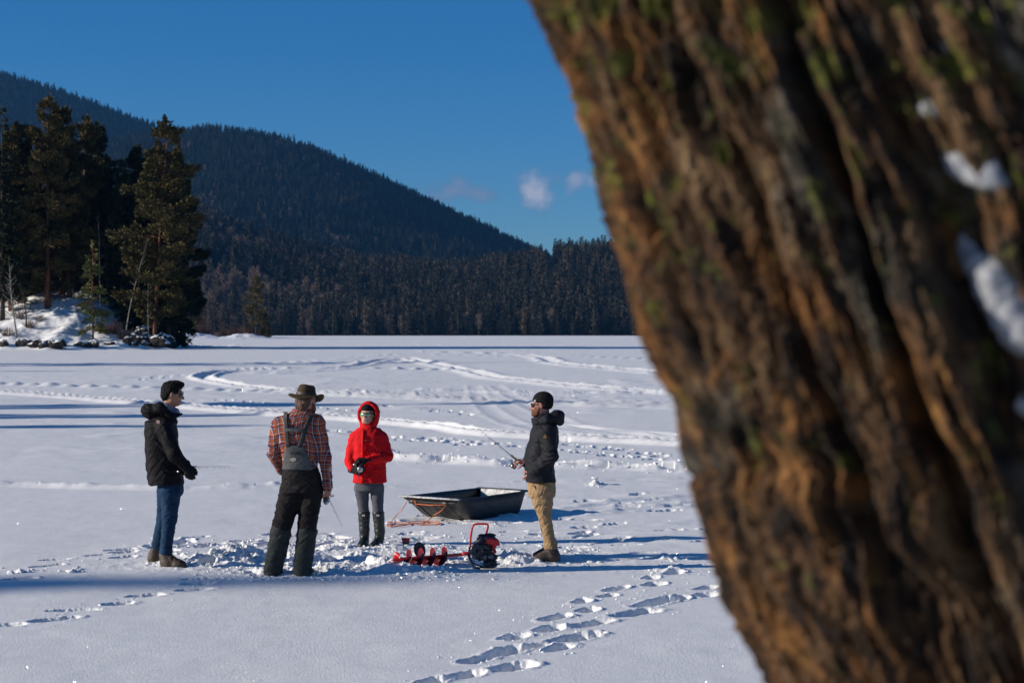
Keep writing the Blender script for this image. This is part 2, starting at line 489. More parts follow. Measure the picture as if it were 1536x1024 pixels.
    if disp is not None:
        Nn = vnormals(V, Q)
        V = V + Nn * disp(V, Nn)[:, None]
    return V, Q
def vnormals(V, Q):
    fn = np.cross(V[Q[:, 2]] - V[Q[:, 0]], V[Q[:, 3]] - V[Q[:, 1]])
    Nn = np.zeros_like(V)
    for i in range(4): np.add.at(Nn, Q[:, i], fn)
    return Nn / (np.linalg.norm(Nn, axis=1, keepdims=True) + 1e-12)
def folds(amp, fx=9, fz=26, seed=0, fine=.3, tilt=.5):
    """cloth creases, mostly across the limb, ridged"""
    def f(V, Nn):
        x, y, z = V[:, 0], V[:, 1], V[:, 2]
        w = (vn3(x * 6 + seed, y * 6, z * 6, seed + 9) - .5) * .9
        n = vn3(x * fx + seed, y * fx, (z + tilt * (x + y) * .5) * fz + w * 3, seed)
        r = 1 - np.abs(2 * n - 1)
        n2 = vn3(x * fx * 2.6, y * fx * 2.6 + seed, (z - tilt * x) * fz * 1.8, seed + 3) - .5
        return amp * (r * r - .35) + amp * fine * n2 * 2
    return f

# ------------------------------------------------------------------ snow-covered lake
def seg_dist(x, y, pts):
    """distance to polyline, signed side, arclength"""
    best = np.full(x.shape, 1e9, np.float32); sgn = np.zeros(x.shape, np.float32); arc = np.zeros(x.shape, np.float32)
    s0 = 0.0
    for (a, b) in zip(pts[:-1], pts[1:]):
        ab = b - a; L = math.hypot(*ab)
        if L < 1e-6: continue
        t = np.clip(((x - a[0]) * ab[0] + (y - a[1]) * ab[1]) / (L * L), 0, 1)
        dx = x - a[0] - t * ab[0]; dy = y - a[1] - t * ab[1]
        d = np.sqrt(dx * dx + dy * dy)
        m = d < best
        best = np.where(m, d, best); sgn = np.where(m, np.sign(ab[0] * dy - ab[1] * dx), sgn); arc = np.where(m, s0 + t * L, arc)
        s0 += L
    return best, sgn, arc
def smooth_poly(pts, n=4):
    pts = [np.asarray(p, float) for p in pts]
    out = []
    for i in range(len(pts) - 1):
        p0 = pts[max(i - 1, 0)]; p1 = pts[i]; p2 = pts[i + 1]; p3 = pts[min(i + 2, len(pts) - 1)]
        for k in range(n):
            t = k / n
            out.append(.5 * ((2 * p1) + (-p0 + p2) * t + (2 * p0 - 5 * p1 + 4 * p2 - p3) * t * t + (-p0 + 3 * p1 - 3 * p2 + p3) * t ** 3))
    out.append(pts[-1]); return out

# tracks: (picture points, half gauge, ridge sigma, ridge height, trough depth, roughness, density)
TRACKS = [
    ([(-250, 568), (0, 577), (180, 582), (375, 587), (540, 594), (760, 604), (1040, 613)], .30, .20, .12, .06, .3),
    ([(-250, 576), (0, 590), (215, 606), (300, 613), (420, 622), (520, 628), (640, 638), (720, 650), (840, 657), (1060, 668)], .28, .18, .17, .08, .25),
    ([(700, 556), (560, 552), (430, 552), (350, 556), (312, 562), (306, 568), (340, 576), (400, 583), (470, 589), (560, 594), (700, 597), (1050, 598)], .55, .22, .14, .08, .35),
    ([(400, 560), (520, 552), (575, 540), (610, 537), (640, 544), (700, 556), (740, 566), (800, 572), (880, 580), (1050, 592)], .7, .4, .14, .07, .55),
    ([(640, 527), (760, 530), (810, 536), (830, 543), (870, 549), (1000, 560)], .9, .5, .16, .08, .7),
    ([(760, 525), (850, 533), (1000, 540)], .7, .45, .12, .05, .4),
    ([(-250, 724), (0, 728), (120, 731), (215, 733), (300, 733), (420, 731)], .06, .13, .075, .0, .5),
    ([(420, 731), (560, 730), (700, 724), (860, 722), (1080, 717)], .10, .07, .022, .035, .6),
    ([(560, 680), (600, 686), (680, 691), (740, 696), (840, 699), (940, 702), (1080, 708)], .15, .30, .09, .03, 1.5),
    ([(712, 578), (722, 600), (742, 620), (790, 640), (860, 652)], .35, .12, .012, .012, .3),
    ([(745, 578), (778, 600), (830, 625), (880, 642), (1030, 662)], .35, .14, .014, .012, .3),
    ([(540, 588), (700, 586), (800, 590), (1050, 590)], .5, .4, .11, .02, 1.1),
    ([(420, 545), (560, 545), (660, 541)], .5, .5, .12, .05, .7),
    ([(-200, 558), (0, 566), (200, 566), (330, 560)], .3, .25, .05, .03, .6),
    ([(-200, 553), (100, 552), (300, 554)], .5, .4, .06, .03, .6),
    ([(560, 592), (700, 600), (850, 604), (1060, 608)], .32, .18, .11, .06, .3),
    ([(840, 636), (930, 646), (1060, 658)], .3, .2, .05, .03, .3),
    ([(360, 545), (480, 541), (600, 531), (760, 534)], .5, .45, .09, .05, .5),
    ([(620, 782), (760, 776), (900, 768), (1080, 752)], .18, .07, .018, .02, 1.6),
    ([(820, 768), (950, 752), (1080, 742)], .2, .07, .016, .02, 1.6),
]
# boot prints: picture x, y, length, width, depth, heading (deg), seen as pits
PRINTS = []
_r0 = random.Random(11)
def _pr(lst, ox, oy, sc, heading, L=.34, W=.15, D=.065):
    for q in lst:
        x, y = q[0] / sc + ox, q[1] / sc + oy
        k = 1 + ((q[2] if len(q) > 2 else 1.0) - 1) * .7
        PRINTS.append((G(x, y), L * k * _r0.uniform(.8, 1.12), W * (1 + (k - 1) * .5) * _r0.uniform(.85, 1.25), D * (1 + (k - 1) * .3) * _r0.uniform(.65, 1.25), R(heading + _r0.uniform(-12, 12))))
_pr([(240, 645), (360, 622, 1.3), (410, 558), (550, 588, 1.7), (525, 528, 1.3), (640, 508, 1.2), (740, 512, 1.2), (555, 472), (800, 474, 2.0), (705, 437), (860, 418, 1.7),
     (720, 392), (1045, 372, 1.6), (1120, 332, 1.8), (850, 362, .85), (825, 328, .85), (930, 303, .75), (960, 276), (1115, 256), (1190, 214, .9),
     (1180, 190, .9), (1215, 316, .8), (1320, 298, 1.3), (1320, 271, .8), (1100, 230, .8), (300, 690, 1.3), (180, 690)], 560, 780, 2.648, 56)
_pr([(15, 379, 1.0), (220, 358, 1.3), (300, 319, 1.1), (480, 291, 1.1), (590, 258, 1.2), (795, 234, 1.2), (810, 209, .8), (835, 187, .9),
     (225, 108, .9), (190, 133, .9), (60, 190, 1), (395, 91, .9), (495, 71, .9), (510, 80, .9), (505, 99, .9), (-160, 398), (720, 60, .8), (810, 52, .8), (870, 46, .8)], 0, 800, 2.743, 24, .36, .12, .055)
_rp = random.Random(5)
for (a, b, n) in (((560, 606), (720, 622), 12), ((500, 645), (720, 668), 14), ((300, 600), (560, 618), 12), ((820, 660), (1010, 685), 10), ((640, 655), (1000, 690), 16), ((300, 560), (200, 572), 6)):
    for i in range(n):
        t = i / n
        g = G(a[0] + (b[0] - a[0]) * t + _rp.uniform(-4, 4), a[1] + (b[1] - a[1]) * t + _rp.uniform(-1.5, 1.5))
        PRINTS.append((g, .42, .24, .09, R(_rp.uniform(0, 60))))
for i in range(90):      # worn, half-filled prints all over the fished area
    x = _rp.uniform(560, 1080); y = _rp.uniform(742, 848)
    if x < 640 and y < 770: continue
    PRINTS.append((G(x, y), .34, .15, _rp.uniform(.02, .05), R(_rp.uniform(-10, 50))))
for i in range(60):
    x = _rp.gauss(420, 110); y = _rp.uniform(800, 862)
    PRINTS.append((G(x, y), .33, .15, _rp.uniform(.03, .06), R(_rp.uniform(0, 180))))
# heaps of slush shovelled out of the holes: picture x, y, radius m, height m
HEAPS = [(350, 840, .30, .11), (372, 838, .22, .08), (318, 838, .18, .05), (560, 851, .26, .09), (590, 856, .22, .06), (540, 838, .18, .06), (775, 842, .22, .10), (758, 838, .15, .05),
         (500, 858, .13, .07), (486, 854, .10, .08), (520, 822, .2, .04), (610, 858, .25, .03), (655, 858, .3, .03), (690, 845, .2, .03),
         (430, 826, .2, .06), (456, 836, .2, .04), (255, 846, .2, .03), (300, 850, .2, .03), (845, 828, .15, .03), (1000, 838, .12, .05), (1010, 858, .15, .03),
         (892, 727, .08, .1), (470, 858, .10, .05), (395, 861, .14, .05), (440, 862, .13, .04), (740, 790, .1, .03), (300, 842, .12, .04), (660, 822, .2, .03), (583, 822, .15, .03)]
def snow_h(x, y):
    x = np.asarray(x, np.float32); y = np.asarray(y, np.float32)
    h = fbm2(x * .28, y * .28, 3, 1) * .022 + fbm2(x * .045 + 7, y * .045, 3, 4) * .06 * sstep(20, 60, y)
    h = h + fbm2(x * 1.5, y * 1.1, 4, 11) * .0085 + fbm2(x * 6.5, y * 4.5, 3, 14) * .0012
    # wind-scoured crust on the far right and in front of the hills
    wx = x * .8 + y * .25; wy = y * 1.6 - x * .3
    mask = sstep(-1.0, 1.5, x) * sstep(19, 21, y) * sstep(34, 27, y)
    h = h + mask * np.maximum(fbm2(wx * .9, wy * 1.3, 4, 21), 0) * .045
    h = h + sstep(30, 40, y) * sstep(140, 80, y) * np.maximum(fbm2(x * .35, y * .35, 4, 31) - .15, 0) * .12
    # churned snow round the holes
    cm = np.exp(-(((x + 1.9) / 1.5) ** 2 + ((y - 18.9) / 1.25) ** 2) * 1.1)
    cm = np.maximum(cm, .55 * np.exp(-(((x + .3) / 1.6) ** 2 + ((y - 19.2) / 1.4) ** 2)))
    cm = np.maximum(cm, .5 * np.exp(-(((x + 3.4) / .8) ** 2 + ((y - 18.5) / .5) ** 2)))
    c1 = fbm2(x * 4.2, y * 3.4, 4, 41, .6)
    h = h + cm * (c1 * .032 + np.maximum(fbm2(x * 11, y * 9, 3, 51), 0) * .026)
    for (px, py, r, hh) in HEAPS:
        c = G(px, py); m = (np.abs(x - c[0]) < r * 2.5) & (np.abs(y - c[1]) < r * 2.5)
        if not m.any(): continue
        xx, yy = x[m], y[m]
        wob = 1 + .6 * fbm2(xx * 7 / (r * 6) * 2, yy * 7 / (r * 6) * 2, 3, int(px))
        q = np.sqrt(((xx - c[0])) ** 2 + ((yy - c[1])) ** 2) / (r * wob)
        h[m] += hh * np.exp(-q * q * 1.3) * (1 + .7 * fbm2(xx * 14, yy * 14, 4, int(px) + 3, .6))
    for (c, L, W, D, a) in PRINTS:
        m = (np.abs(x - c[0]) < L * 1.6) & (np.abs(y - c[1]) < L * 1.8)
        if not m.any(): continue
        dx = x[m] - c[0]; dy = y[m] - c[1]
        wn_ = fbm2(dx * 8 + c[0] * 3, dy * 6 + c[1] * 7, 4, 61, .6) * .34
        u = (dx * math.cos(a) + dy * math.sin(a)) / (L / 2); v = (-dx * math.sin(a) + dy * math.cos(a)) / (W / 2)
        q = (np.abs(u) ** 2.6 + np.abs(v) ** 2.4) ** (1 / 2.5) + wn_
        pit = 1 - sstep(.72, 1.08, q)
        rim = np.exp(-((q - 1.25) / .22) ** 2) * (.35 + .65 * sstep(-.3, 1, u))
        h[m] += -D * pit * (1 + .25 * u + .5 * fbm2(dx * 12 + c[0], dy * 9, 3, 62)) + rim * D * .16 * (1 + 1.5 * fbm2(dx * 14, dy * 14, 2, 63))
    for i, (pts, gauge, sg, rh, td, ro) in enumerate(TRACKS):
        P = smooth_poly([G(*p) for p in pts])
        P = [np.array(p) for p in P]
        x0 = min(p[0] for p in P) - 4; x1 = max(p[0] for p in P) + 4; y0 = min(p[1] for p in P) - 4; y1 = max(p[1] for p in P) + 4
        m = (x > x0) & (x < x1) & (y > y0) & (y < y1)
        if not m.any(): continue
        d, sg_, arc = seg_dist(x[m], y[m], P)
        q = d * sg_
        fade = np.clip(1 - d / (gauge * 4 + 1.2), 0, 1)
        n1 = fbm2(arc * 1.7 / (sg * 5), sg_ * 3 + i * 5.0, 3, 71 + i, .6)
        n2 = fbm2(x[m] * 2.2, y[m] * 2.2, 3, 90 + i, .6)
        rid = np.exp(-((d - gauge) / sg) ** 2)
        tro = np.exp(-(d / max(gauge * .8, .05)) ** 2)
        h[m] += fade * (rid * rh * np.maximum(1 + ro * 1.0 * (n1 + .6 * n2), .05) - tro * td)
    return h

def fan_grid():
    t = np.concatenate([-np.geomspace(9, .32, 60), np.linspace(-.315, .155, 1280), np.linspace(.16, .33, 150), np.geomspace(.34, 9, 60)])
    ys = [3.0]
    while ys[-1] < 1700:
        y = ys[-1]
        s = y * y / 8200
        if y < 11.3: s = .3
        elif y < 21.5: s = min(s, .026)
        ys.append(y + max(s, .015))
    ys = np.array(ys + [3000, 9000])
    return t.astype(np.float32), ys.astype(np.float32)
t_, ys_ = fan_grid()
TT, YY = np.meshgrid(t_, ys_)
XX = TT * YY
hh = snow_h(XX.ravel(), YY.ravel()).reshape(XX.shape)
hh *= sstep(6000, 1200, YY) * sstep(1.5, .6, np.abs(TT) * (YY > 60))
nr, nc = XX.shape
idx = np.arange(nr * nc).reshape(nr, nc)
Q = np.stack([idx[:-1, :-1], idx[:-1, 1:], idx[1:, 1:], idx[1:, :-1]], -1).reshape(-1, 4)
me = mesh_np('snow_covered_lake', np.stack([XX.ravel(), YY.ravel(), hh.ravel()], -1), Q)
lake = link('snow_covered_lake', me, M['snow']); tag(lake, 'flat lake under wind-crusted snow with ski tracks and boot prints', kind='structure')
print('lake verts', len(me.vertices))
_ly, _lt = ys_, t_
def ground_z(x, y):
    return float(snow_h(np.array([x]), np.array([y]))[0])

# near bank the trees outside the frame and the leaning trunk grow from
def bank_h(x, y):
    a = sstep(8.5, 1.5, y + .03 * x + fbm2(x * .2, y * .2, 3, 5) * 1.5) * .95
    w = -x - 20 - .62 * np.clip(y, 0, 400) - np.clip(y - 105, 0, 400) * .5
    b = sstep(0, 22, w + fbm2(x * .05, y * .05, 3, 8) * 8) * 3.2
    base = np.maximum(a, b)
    return base * (1 + .2 * fbm2(x * .3, y * .3, 4, 9)) - .35 * (base < .02) - .12
bx = np.concatenate([np.linspace(-260, -20, 240), np.linspace(-19.5, 20, 160), np.linspace(22, 200, 60)])
by = np.concatenate([np.linspace(-120, -12, 50), np.linspace(-11.5, 12, 100), np.linspace(14, 230, 160)])
BX, BY = np.meshgrid(bx, by)
bz = bank_h(BX, BY)
nr, nc = BX.shape; idx = np.arange(nr * nc).reshape(nr, nc)
Q = np.stack([idx[:-1, :-1], idx[:-1, 1:], idx[1:, 1:], idx[1:, :-1]], -1).reshape(-1, 4)
tag(link('shore_bank', mesh_np('shore_bank', np.stack([BX.ravel(), BY.ravel(), bz.ravel()], -1), Q), M['snow_far']), 'snowy near shore bank', kind='structure')

# ------------------------------------------------------------------ wooded point on the left
def point_h(x, y):
    xe = -.1838 * y + fbm2(y * .08, y * 0 + 1, 3, 2) * 1.5
    fr = 250 + 5 * sstep(-46, -60, x) * 0 + fbm2(x * .11, x * 0 + 3, 4, 12) * 3.5 + np.clip(x + 62, 0, 30) * .35
    rise = sstep(0, 34, y - fr) * sstep(330, 296, y)
    edge = sstep(0, 5, y - fr)
    prof = 1.6 + 6.0 * sstep(-49, -66, x) * (1 - .25 * sstep(-70, -82, x)) 
    h = (rise * prof + edge * .9) * sstep(0, 9, xe - x + 2.5 * fbm2(x * .3, y * .1, 3, 33))
    h = h + edge * sstep(-44, -50, x) * (fbm2(x * .35, y * .35, 4, 13) * .55 + np.abs(fbm2(x * .9 + y * .5, y * .6, 3, 15)) * .2)
    return h - .05
pxs = np.concatenate([np.linspace(-150, -84, 60), np.linspace(-83.5, -42, 240)]); pys = np.linspace(238, 334, 240)
PX, PY = np.meshgrid(pxs, pys); PZ = point_h(PX, PY)
nr, nc = PX.shape; idx = np.arange(nr * nc).reshape(nr, nc)
Q = np.stack([idx[:-1, :-1], idx[:-1, 1:], idx[1:, 1:], idx[1:, :-1]], -1).reshape(-1, 4)
tag(link('wooded_point', mesh_np('wooded_point', np.stack([PX.ravel(), PY.ravel(), PZ.ravel()], -1), Q), M['snow_far']), 'snow-covered rocky point at left under tall pines', kind='structure')
def on_point(px, d):
    x = (px - 768) / F_PX * d
    return np.array([x, d, float(point_h(np.array([x]), np.array([d]))[0])])

# ------------------------------------------------------------------ trees
def blade_mesh(P, D, L, W, rng):
    """diamond-shaped sprays"""
    n = len(P)
    rnd = rng.normal(size=(n, 3)); S = np.cross(D, rnd); S /= (np.linalg.norm(S, axis=1, keepdims=True) + 1e-9)
    L = L[:, None]; W = W[:, None]
    V = np.stack([P - D * L * .15, P + D * L * .35 + S * W * .5, P + D * L * .85, P + D * L * .35 - S * W * .5], 1).reshape(-1, 3)
    Q = np.arange(4 * n).reshape(n, 4)
    return V, Q
def conifer_parts(seed, H, Rr, cb, nb, per, bl, bw, style='fir', lean=(0, 0), trunk_r=.3, gaps=0.0, limbs=True, sector=None):
    rng = np.random.default_rng(seed)
    ph = rng.random(6) * 6.28
    hs = cb * H + (H - cb * H) * np.sort(rng.random(nb) ** (.92))
    if style == 'pine':     # branches come in storeys
        hs = hs + .35 * np.sin(hs * 2.2 + ph[0])
    rel = np.clip((hs - cb * H) / (H - cb * H), 0, 1)
    az = rng.random(nb) * 6.283
    if style == 'fir':
        prof = (1 - rel) ** .85 * (.75 + .25 * sstep(0, .12, rel)); jit = rng.uniform(.7, 1.12, nb); slope = rng.uniform(-.42, -.05, nb) + rel * .45
    elif style == 'pine':
        prof = np.clip((1 - rel) ** .55 * (.62 + .38 * sstep(0, .3, rel)), .06, 1) * (1 + .25 * np.sin(hs * .9 + ph[1] + 1.5 * np.sin(az + ph[2])))
        jit = rng.uniform(.45, 1.12, nb); slope = rng.uniform(-.25, .25, nb) + rel * .45
    else:                   # bare
        prof = np.sin(np.clip(rel * .85 + .12, 0, 1) * math.pi) ** .7; jit = rng.uniform(.5, 1.1, nb); slope = rng.uniform(.6, 1.6, nb)
    if gaps:
        keep = vn2(hs * .55 + 3, az * 1.4, seed) > gaps
        hs, az, prof, jit, slope, rel = [a[keep] for a in (hs, az, prof, jit, slope, rel)]; nb = len(hs)
    Lb = Rr * prof * jit + .15
    dirv = np.stack([np.cos(az), np.sin(az), slope], 1)
    lx = lambda h: np.stack([lean[0] * (h / H) ** 1.3, lean[1] * (h / H) ** 1.3], 1)
    cnt = np.maximum((per * (Lb / Rr) ** 1.1).astype(int), 3)
    bi = np.repeat(np.arange(nb), cnt); n = len(bi)
    t = rng.random(n) ** (.6 if style != 'pine' else .42) * .95 + .05
    if style == 'fir': t = .12 + .88 * t
    lat = rng.normal(size=n) * Lb[bi] * (.20 if style != 'pine' else .17) * (1.15 - t * .8)
    side = np.stack([-np.sin(az), np.cos(az), 0 * az], 1)[bi]
    base = np.concatenate([lx(hs), hs[:, None]], 1)[bi]
    P = base + dirv[bi] * (Lb[bi] * t)[:, None] + side * lat[:, None]
    droop = {'fir': -.13, 'pine': -.03, 'bare': .0}[style]
    P[:, 2] += droop * Lb[bi] * t * t + rng.normal(size=n) * (.10 if style == 'fir' else .20) * (bl / .5)
    D = dirv[bi] * .8 + side * (np.sign(lat) * .5)[:, None] + rng.normal(size=(n, 3)) * .45
    if style == 'pine': D[:, 2] += .35
    if style == 'bare': D[:, 2] += .6
    D /= np.linalg.norm(D, axis=1, keepdims=True)
    V, Qd = blade_mesh(P, D, bl * rng.uniform(.6, 1.35, n), bw * rng.uniform(.6, 1.3, n), rng)
    # trunk and limbs
    tb = MB()
    zs = np.linspace(0, H * .985, 12)
    tb.tube([(lean[0] * (z / H) ** 1.3 + .06 * math.sin(z * .7 + ph[3]), lean[1] * (z / H) ** 1.3 + .06 * math.cos(z * .6 + ph[4]), z - .3 * (z == 0)) for z in zs],
            [trunk_r * (1.25 if z == 0 else 1) * (1 - z / H) ** .75 + .015 for z in zs], 8)
    if limbs:
        for i in range(nb):
            if rng.random() < .7:
                a = base_i = np.concatenate([lx(hs[i:i + 1])[0], [hs[i]]]); b = a + dirv[i] * Lb[i] * .5; c = a + dirv[i] * Lb[i] * .9
                b = b + np.array([0, 0, droop * Lb[i] * .25]); c = c + np.array([0, 0, droop * Lb[i] * .8])
                r = .02 + .012 * Lb[i]
                tb.tube([a, b, c], [r, r * .7, r * .25], 4, cap=False)
        if style == 'pine':      # dead snags under the crown
            for i in range(14):
                z = H * rng.uniform(.06, max(cb + .05, .1)); a_ = rng.random() * 6.28; l = rng.uniform(.6, 2.2)
                p = np.array([lean[0] * (z / H) ** 1.3, lean[1] * (z / H) ** 1.3, z]); q = p + np.array([math.cos(a_), math.sin(a_), rng.uniform(-.3, .2)]) * l
                tb.tube([p, (p + q) / 2 + np.array([0, 0, .08]), q], [.035, .022, .008], 4, cap=False)
    return V, Qd, tb
def hero_tree(name, loc, label, cat, group, mat, bark, **kw):
    V, Qd, tb = conifer_parts(**kw)
    root = empty(name, loc, label, cat, group)
    link('crown', mesh_np('crown', V, Qd, smooth=False), mat, root)
    tb.build('trunk', bark, root)
    return root

GP = 'tall conifers on the wooded point'
def ptree(px, d, top, hw, label, name='pine_tree', style='pine', mat='needle_pine', bark='bark_red', cb=.2, nb=190, per=300, seed=1, tr=.34, gaps=.15, lean=(0, 0), bl=.62, bw=.25):
    hw *= 1.18; cb *= .8
    loc = on_point(px, d); z = H_EYE + (HOR - top) / F_PX * d - loc[2]
    return hero_tree(name, loc, label, 'tree', GP, M[mat], M[bark], seed=seed, H=z, Rr=hw * d / F_PX, cb=cb, nb=nb, per=per, bl=bl, bw=bw, style=style, lean=lean, trunk_r=tr, gaps=gaps)
ptree(72, 272, 148, 50, 'tall pine with a bare red trunk standing on the crest of the snowy point', seed=3, cb=.20, nb=200, per=300, tr=.40, gaps=.12)
ptree(92, 281, 163, 42, 'tall pine with a thick brown trunk just right of the red-trunked pine on the point', seed=4, cb=.16, tr=.42)
ptree(128, 286, 180, 46, 'broad pine behind the small pale green spruce on the point', seed=5, cb=.08)
ptree(16, 272, 196, 40, 'dense dark pine between the left edge and the bushy pine on the point', seed=27, cb=.06)
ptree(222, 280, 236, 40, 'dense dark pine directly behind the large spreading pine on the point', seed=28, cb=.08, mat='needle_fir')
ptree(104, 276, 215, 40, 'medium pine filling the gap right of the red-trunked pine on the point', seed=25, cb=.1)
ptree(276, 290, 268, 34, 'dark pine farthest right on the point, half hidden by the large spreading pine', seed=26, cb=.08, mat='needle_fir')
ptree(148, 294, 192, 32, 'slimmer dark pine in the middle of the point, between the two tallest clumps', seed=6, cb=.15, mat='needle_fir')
ptree(30, 276, 186, 46, 'bushy dark pine left of the red-trunked pine on the point', seed=7, cb=.08, nb=180)
ptree(4, 268, 160, 36, 'tall dark conifer cut by the left edge of the photo', name='fir_tree', style='fir', mat='needle_fir', bark='bark_dark', seed=8, cb=.12, per=150, nb=130)
ptree(-28, 275, 140, 50, 'tall pine at the left of the point, mostly outside the photo', seed=9)
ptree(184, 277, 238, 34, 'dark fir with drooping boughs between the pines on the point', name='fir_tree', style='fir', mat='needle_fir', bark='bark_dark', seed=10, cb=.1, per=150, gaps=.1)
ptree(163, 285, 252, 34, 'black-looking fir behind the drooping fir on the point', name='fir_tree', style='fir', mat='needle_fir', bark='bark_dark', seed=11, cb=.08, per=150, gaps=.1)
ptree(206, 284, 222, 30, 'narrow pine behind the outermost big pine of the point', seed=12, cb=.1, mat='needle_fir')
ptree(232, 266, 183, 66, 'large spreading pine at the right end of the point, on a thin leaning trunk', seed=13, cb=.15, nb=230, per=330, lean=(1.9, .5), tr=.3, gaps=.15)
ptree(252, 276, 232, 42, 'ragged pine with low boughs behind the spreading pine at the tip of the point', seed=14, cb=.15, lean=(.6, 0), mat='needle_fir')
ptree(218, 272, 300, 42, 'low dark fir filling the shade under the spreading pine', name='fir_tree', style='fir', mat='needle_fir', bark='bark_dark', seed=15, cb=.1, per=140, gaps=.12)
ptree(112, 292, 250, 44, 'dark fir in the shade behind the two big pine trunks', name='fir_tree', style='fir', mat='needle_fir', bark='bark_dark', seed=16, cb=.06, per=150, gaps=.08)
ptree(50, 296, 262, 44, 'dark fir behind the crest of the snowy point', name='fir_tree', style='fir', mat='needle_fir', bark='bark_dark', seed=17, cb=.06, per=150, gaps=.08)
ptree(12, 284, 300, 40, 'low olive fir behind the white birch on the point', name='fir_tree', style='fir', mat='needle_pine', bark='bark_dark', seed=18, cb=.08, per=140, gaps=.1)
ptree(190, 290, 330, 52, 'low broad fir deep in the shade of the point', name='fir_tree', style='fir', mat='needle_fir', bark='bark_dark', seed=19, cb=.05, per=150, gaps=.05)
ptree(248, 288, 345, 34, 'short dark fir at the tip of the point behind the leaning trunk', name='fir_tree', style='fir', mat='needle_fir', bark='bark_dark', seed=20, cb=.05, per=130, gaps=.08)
ptree(139, 258, 360, 25, 'small pale green spruce in sunlight at the front of the point', name='spruce_tree', style='fir', mat='needle_light', bark='bark_red', seed=21, cb=.13, nb=80, per=60, gaps=.05, bl=.5, bw=.2, tr=.12)
for (px, d, top, hw, sd) in ((-70, 280, 150, 50, 22), (-110, 290, 175, 50, 23), (-150, 284, 170, 46, 24)):
    ptree(px, d, top, hw, 'dark pine left of the photo on the wooded point', seed=sd, nb=80, per=80)

def bare_tree(name, loc, H_, label, group, mat, seed, r0=.10, spread=.35, nbr=26, lean=(0, 0), cat='tree'):
    rng = random.Random(seed); root = empty(name, loc, label, cat, group)
    tb = MB(); pts = [np.array([lean[0] * (t ** 1.2) + .12 * math.sin(t * 5 + seed), lean[1] * t, H_ * t - .2 * (t == 0)]) for t in np.linspace(0, 1, 9)]
    tb.tube(pts, [r0 * (1 - .88 * t) for t in np.linspace(0, 1, 9)], 7)
    tb.build('trunk', mat, root)
    cr = MB()
    for i in range(nbr):
        t = rng.uniform(.22, .97); k = t * 8; j = int(k); p = pts[j] + (pts[min(j + 1, 8)] - pts[j]) * (k - j)
        a = rng.uniform(0, 6.28); l = H_ * spread * (1.1 - t) * rng.uniform(.5, 1.1) + .3
        d = np.array([math.cos(a), math.sin(a), rng.uniform(.4, 1.3)]); d /= np.linalg.norm(d)
        q = p + d * l; m_ = (p + q) / 2 + np.array([0, 0, -.05 * l])
        r = r0 * (1 - .85 * t) * .45 + .008
        cr.tube([p, m_, q], [r, r * .6, r * .25], 4, cap=False)
        for j2 in range(4):
            s = rng.uniform(.3, .95); b = p + (q - p) * s
            e = b + (d + np.array([rng.uniform(-.9, .9), rng.uniform(-.9, .9), rng.uniform(-.1, .8)])) * l * .32
            cr.tube([b, e], [r * .45, .004], 3, cap=False)
    cr.build('branches', mat, root)
    return root
bare_tree('birch_tree', on_point(24, 256), 10.4, 'thin white birch trunk, leafless, at the left front of the point', None, M['bark_pale'], 2, r0=.15, nbr=34, lean=(-1.0, 0), spread=.22)
bare_tree('dead_tree', on_point(188, 262), 14.5, 'pale bare dead trunk leaning right in front of the dark firs', None, M['bark_pale'], 3, r0=.10, nbr=10, lean=(3.1, 0), spread=.1)
bare_tree('dead_tree', on_point(152, 270), 15.5, 'thin grey dead trunk standing upright behind the small pale spruce', None, M['bark_pale'], 4, r0=.075, nbr=12, lean=(-.6, 0), spread=.1)
bare_tree('birch_tree', on_point(40, 262), 6.5, 'short bent leafless tree with a dark trunk beside the white birch', None, M['bark_dark'], 6, r0=.13, nbr=16, lean=(-.9, 0), spread=.3)
bare_tree('birch_tree', on_point(222, 262), 11, 'thin upright grey trunk under the spreading pine', None, M['bark_pale'], 8, r0=.06, nbr=8, lean=(.2, 0), spread=.1)

def bush(loc, w, h, mat, seed, label, group, name='bare_bush', n=60):
    rng = random.Random(seed); mb = MB()
    for i in range(n):
        a = rng.uniform(0, 6.28); r = w * rng.random() ** .6
        b = np.array([math.cos(a) * r * .35, math.sin(a) * r * .35, -.1]); e = np.array([math.cos(a) * r, math.sin(a) * r, h * rng.uniform(.45, 1.0) * (1.1 - .5 * r / w)])
        m_ = (b + e) / 2 + np.array([0, 0, .1 * h])
        mb.tube([b, m_, e], [.035 * h / 2, .024 * h / 2, .008], 3, cap=False)
        for k in range(2):
            c = b + (e - b) * rng.uniform(.4, .9)
            mb.tube([c, c + np.array([rng.uniform(-.3, .3) * h * .6, rng.uniform(-.3, .3) * h * .6, rng.uniform(.1, .35) * h])], [.015 * h / 2, .005], 3, cap=False)
    o = mb.build(name, mat, None, loc=loc); tag(o, label, 'bush', group); return o
for i, (px, d, w, h) in enumerate(((45, 262, 1.6, 1.4), (12, 258, 1.8, 1.7), (60, 265, 1.3, 1.1), (158, 262, 1.2, 2.0), (172, 264, 1.4, 2.4), (184, 262, 1.2, 2.1), (200, 263, 1.3, 1.8), (212, 264, 1.1, 1.6), (148, 263, 1.0, 1.6), (226, 264, 1.1, 1.4), (30, 266, 1.5, 1.5), (-20, 262, 1.6, 1.6))):
    bush(on_point(px, d), w, h, M['twigs'], 40 + i, 'leafless brown bush on the snowy slope of the point', 'brown bushes on the point')

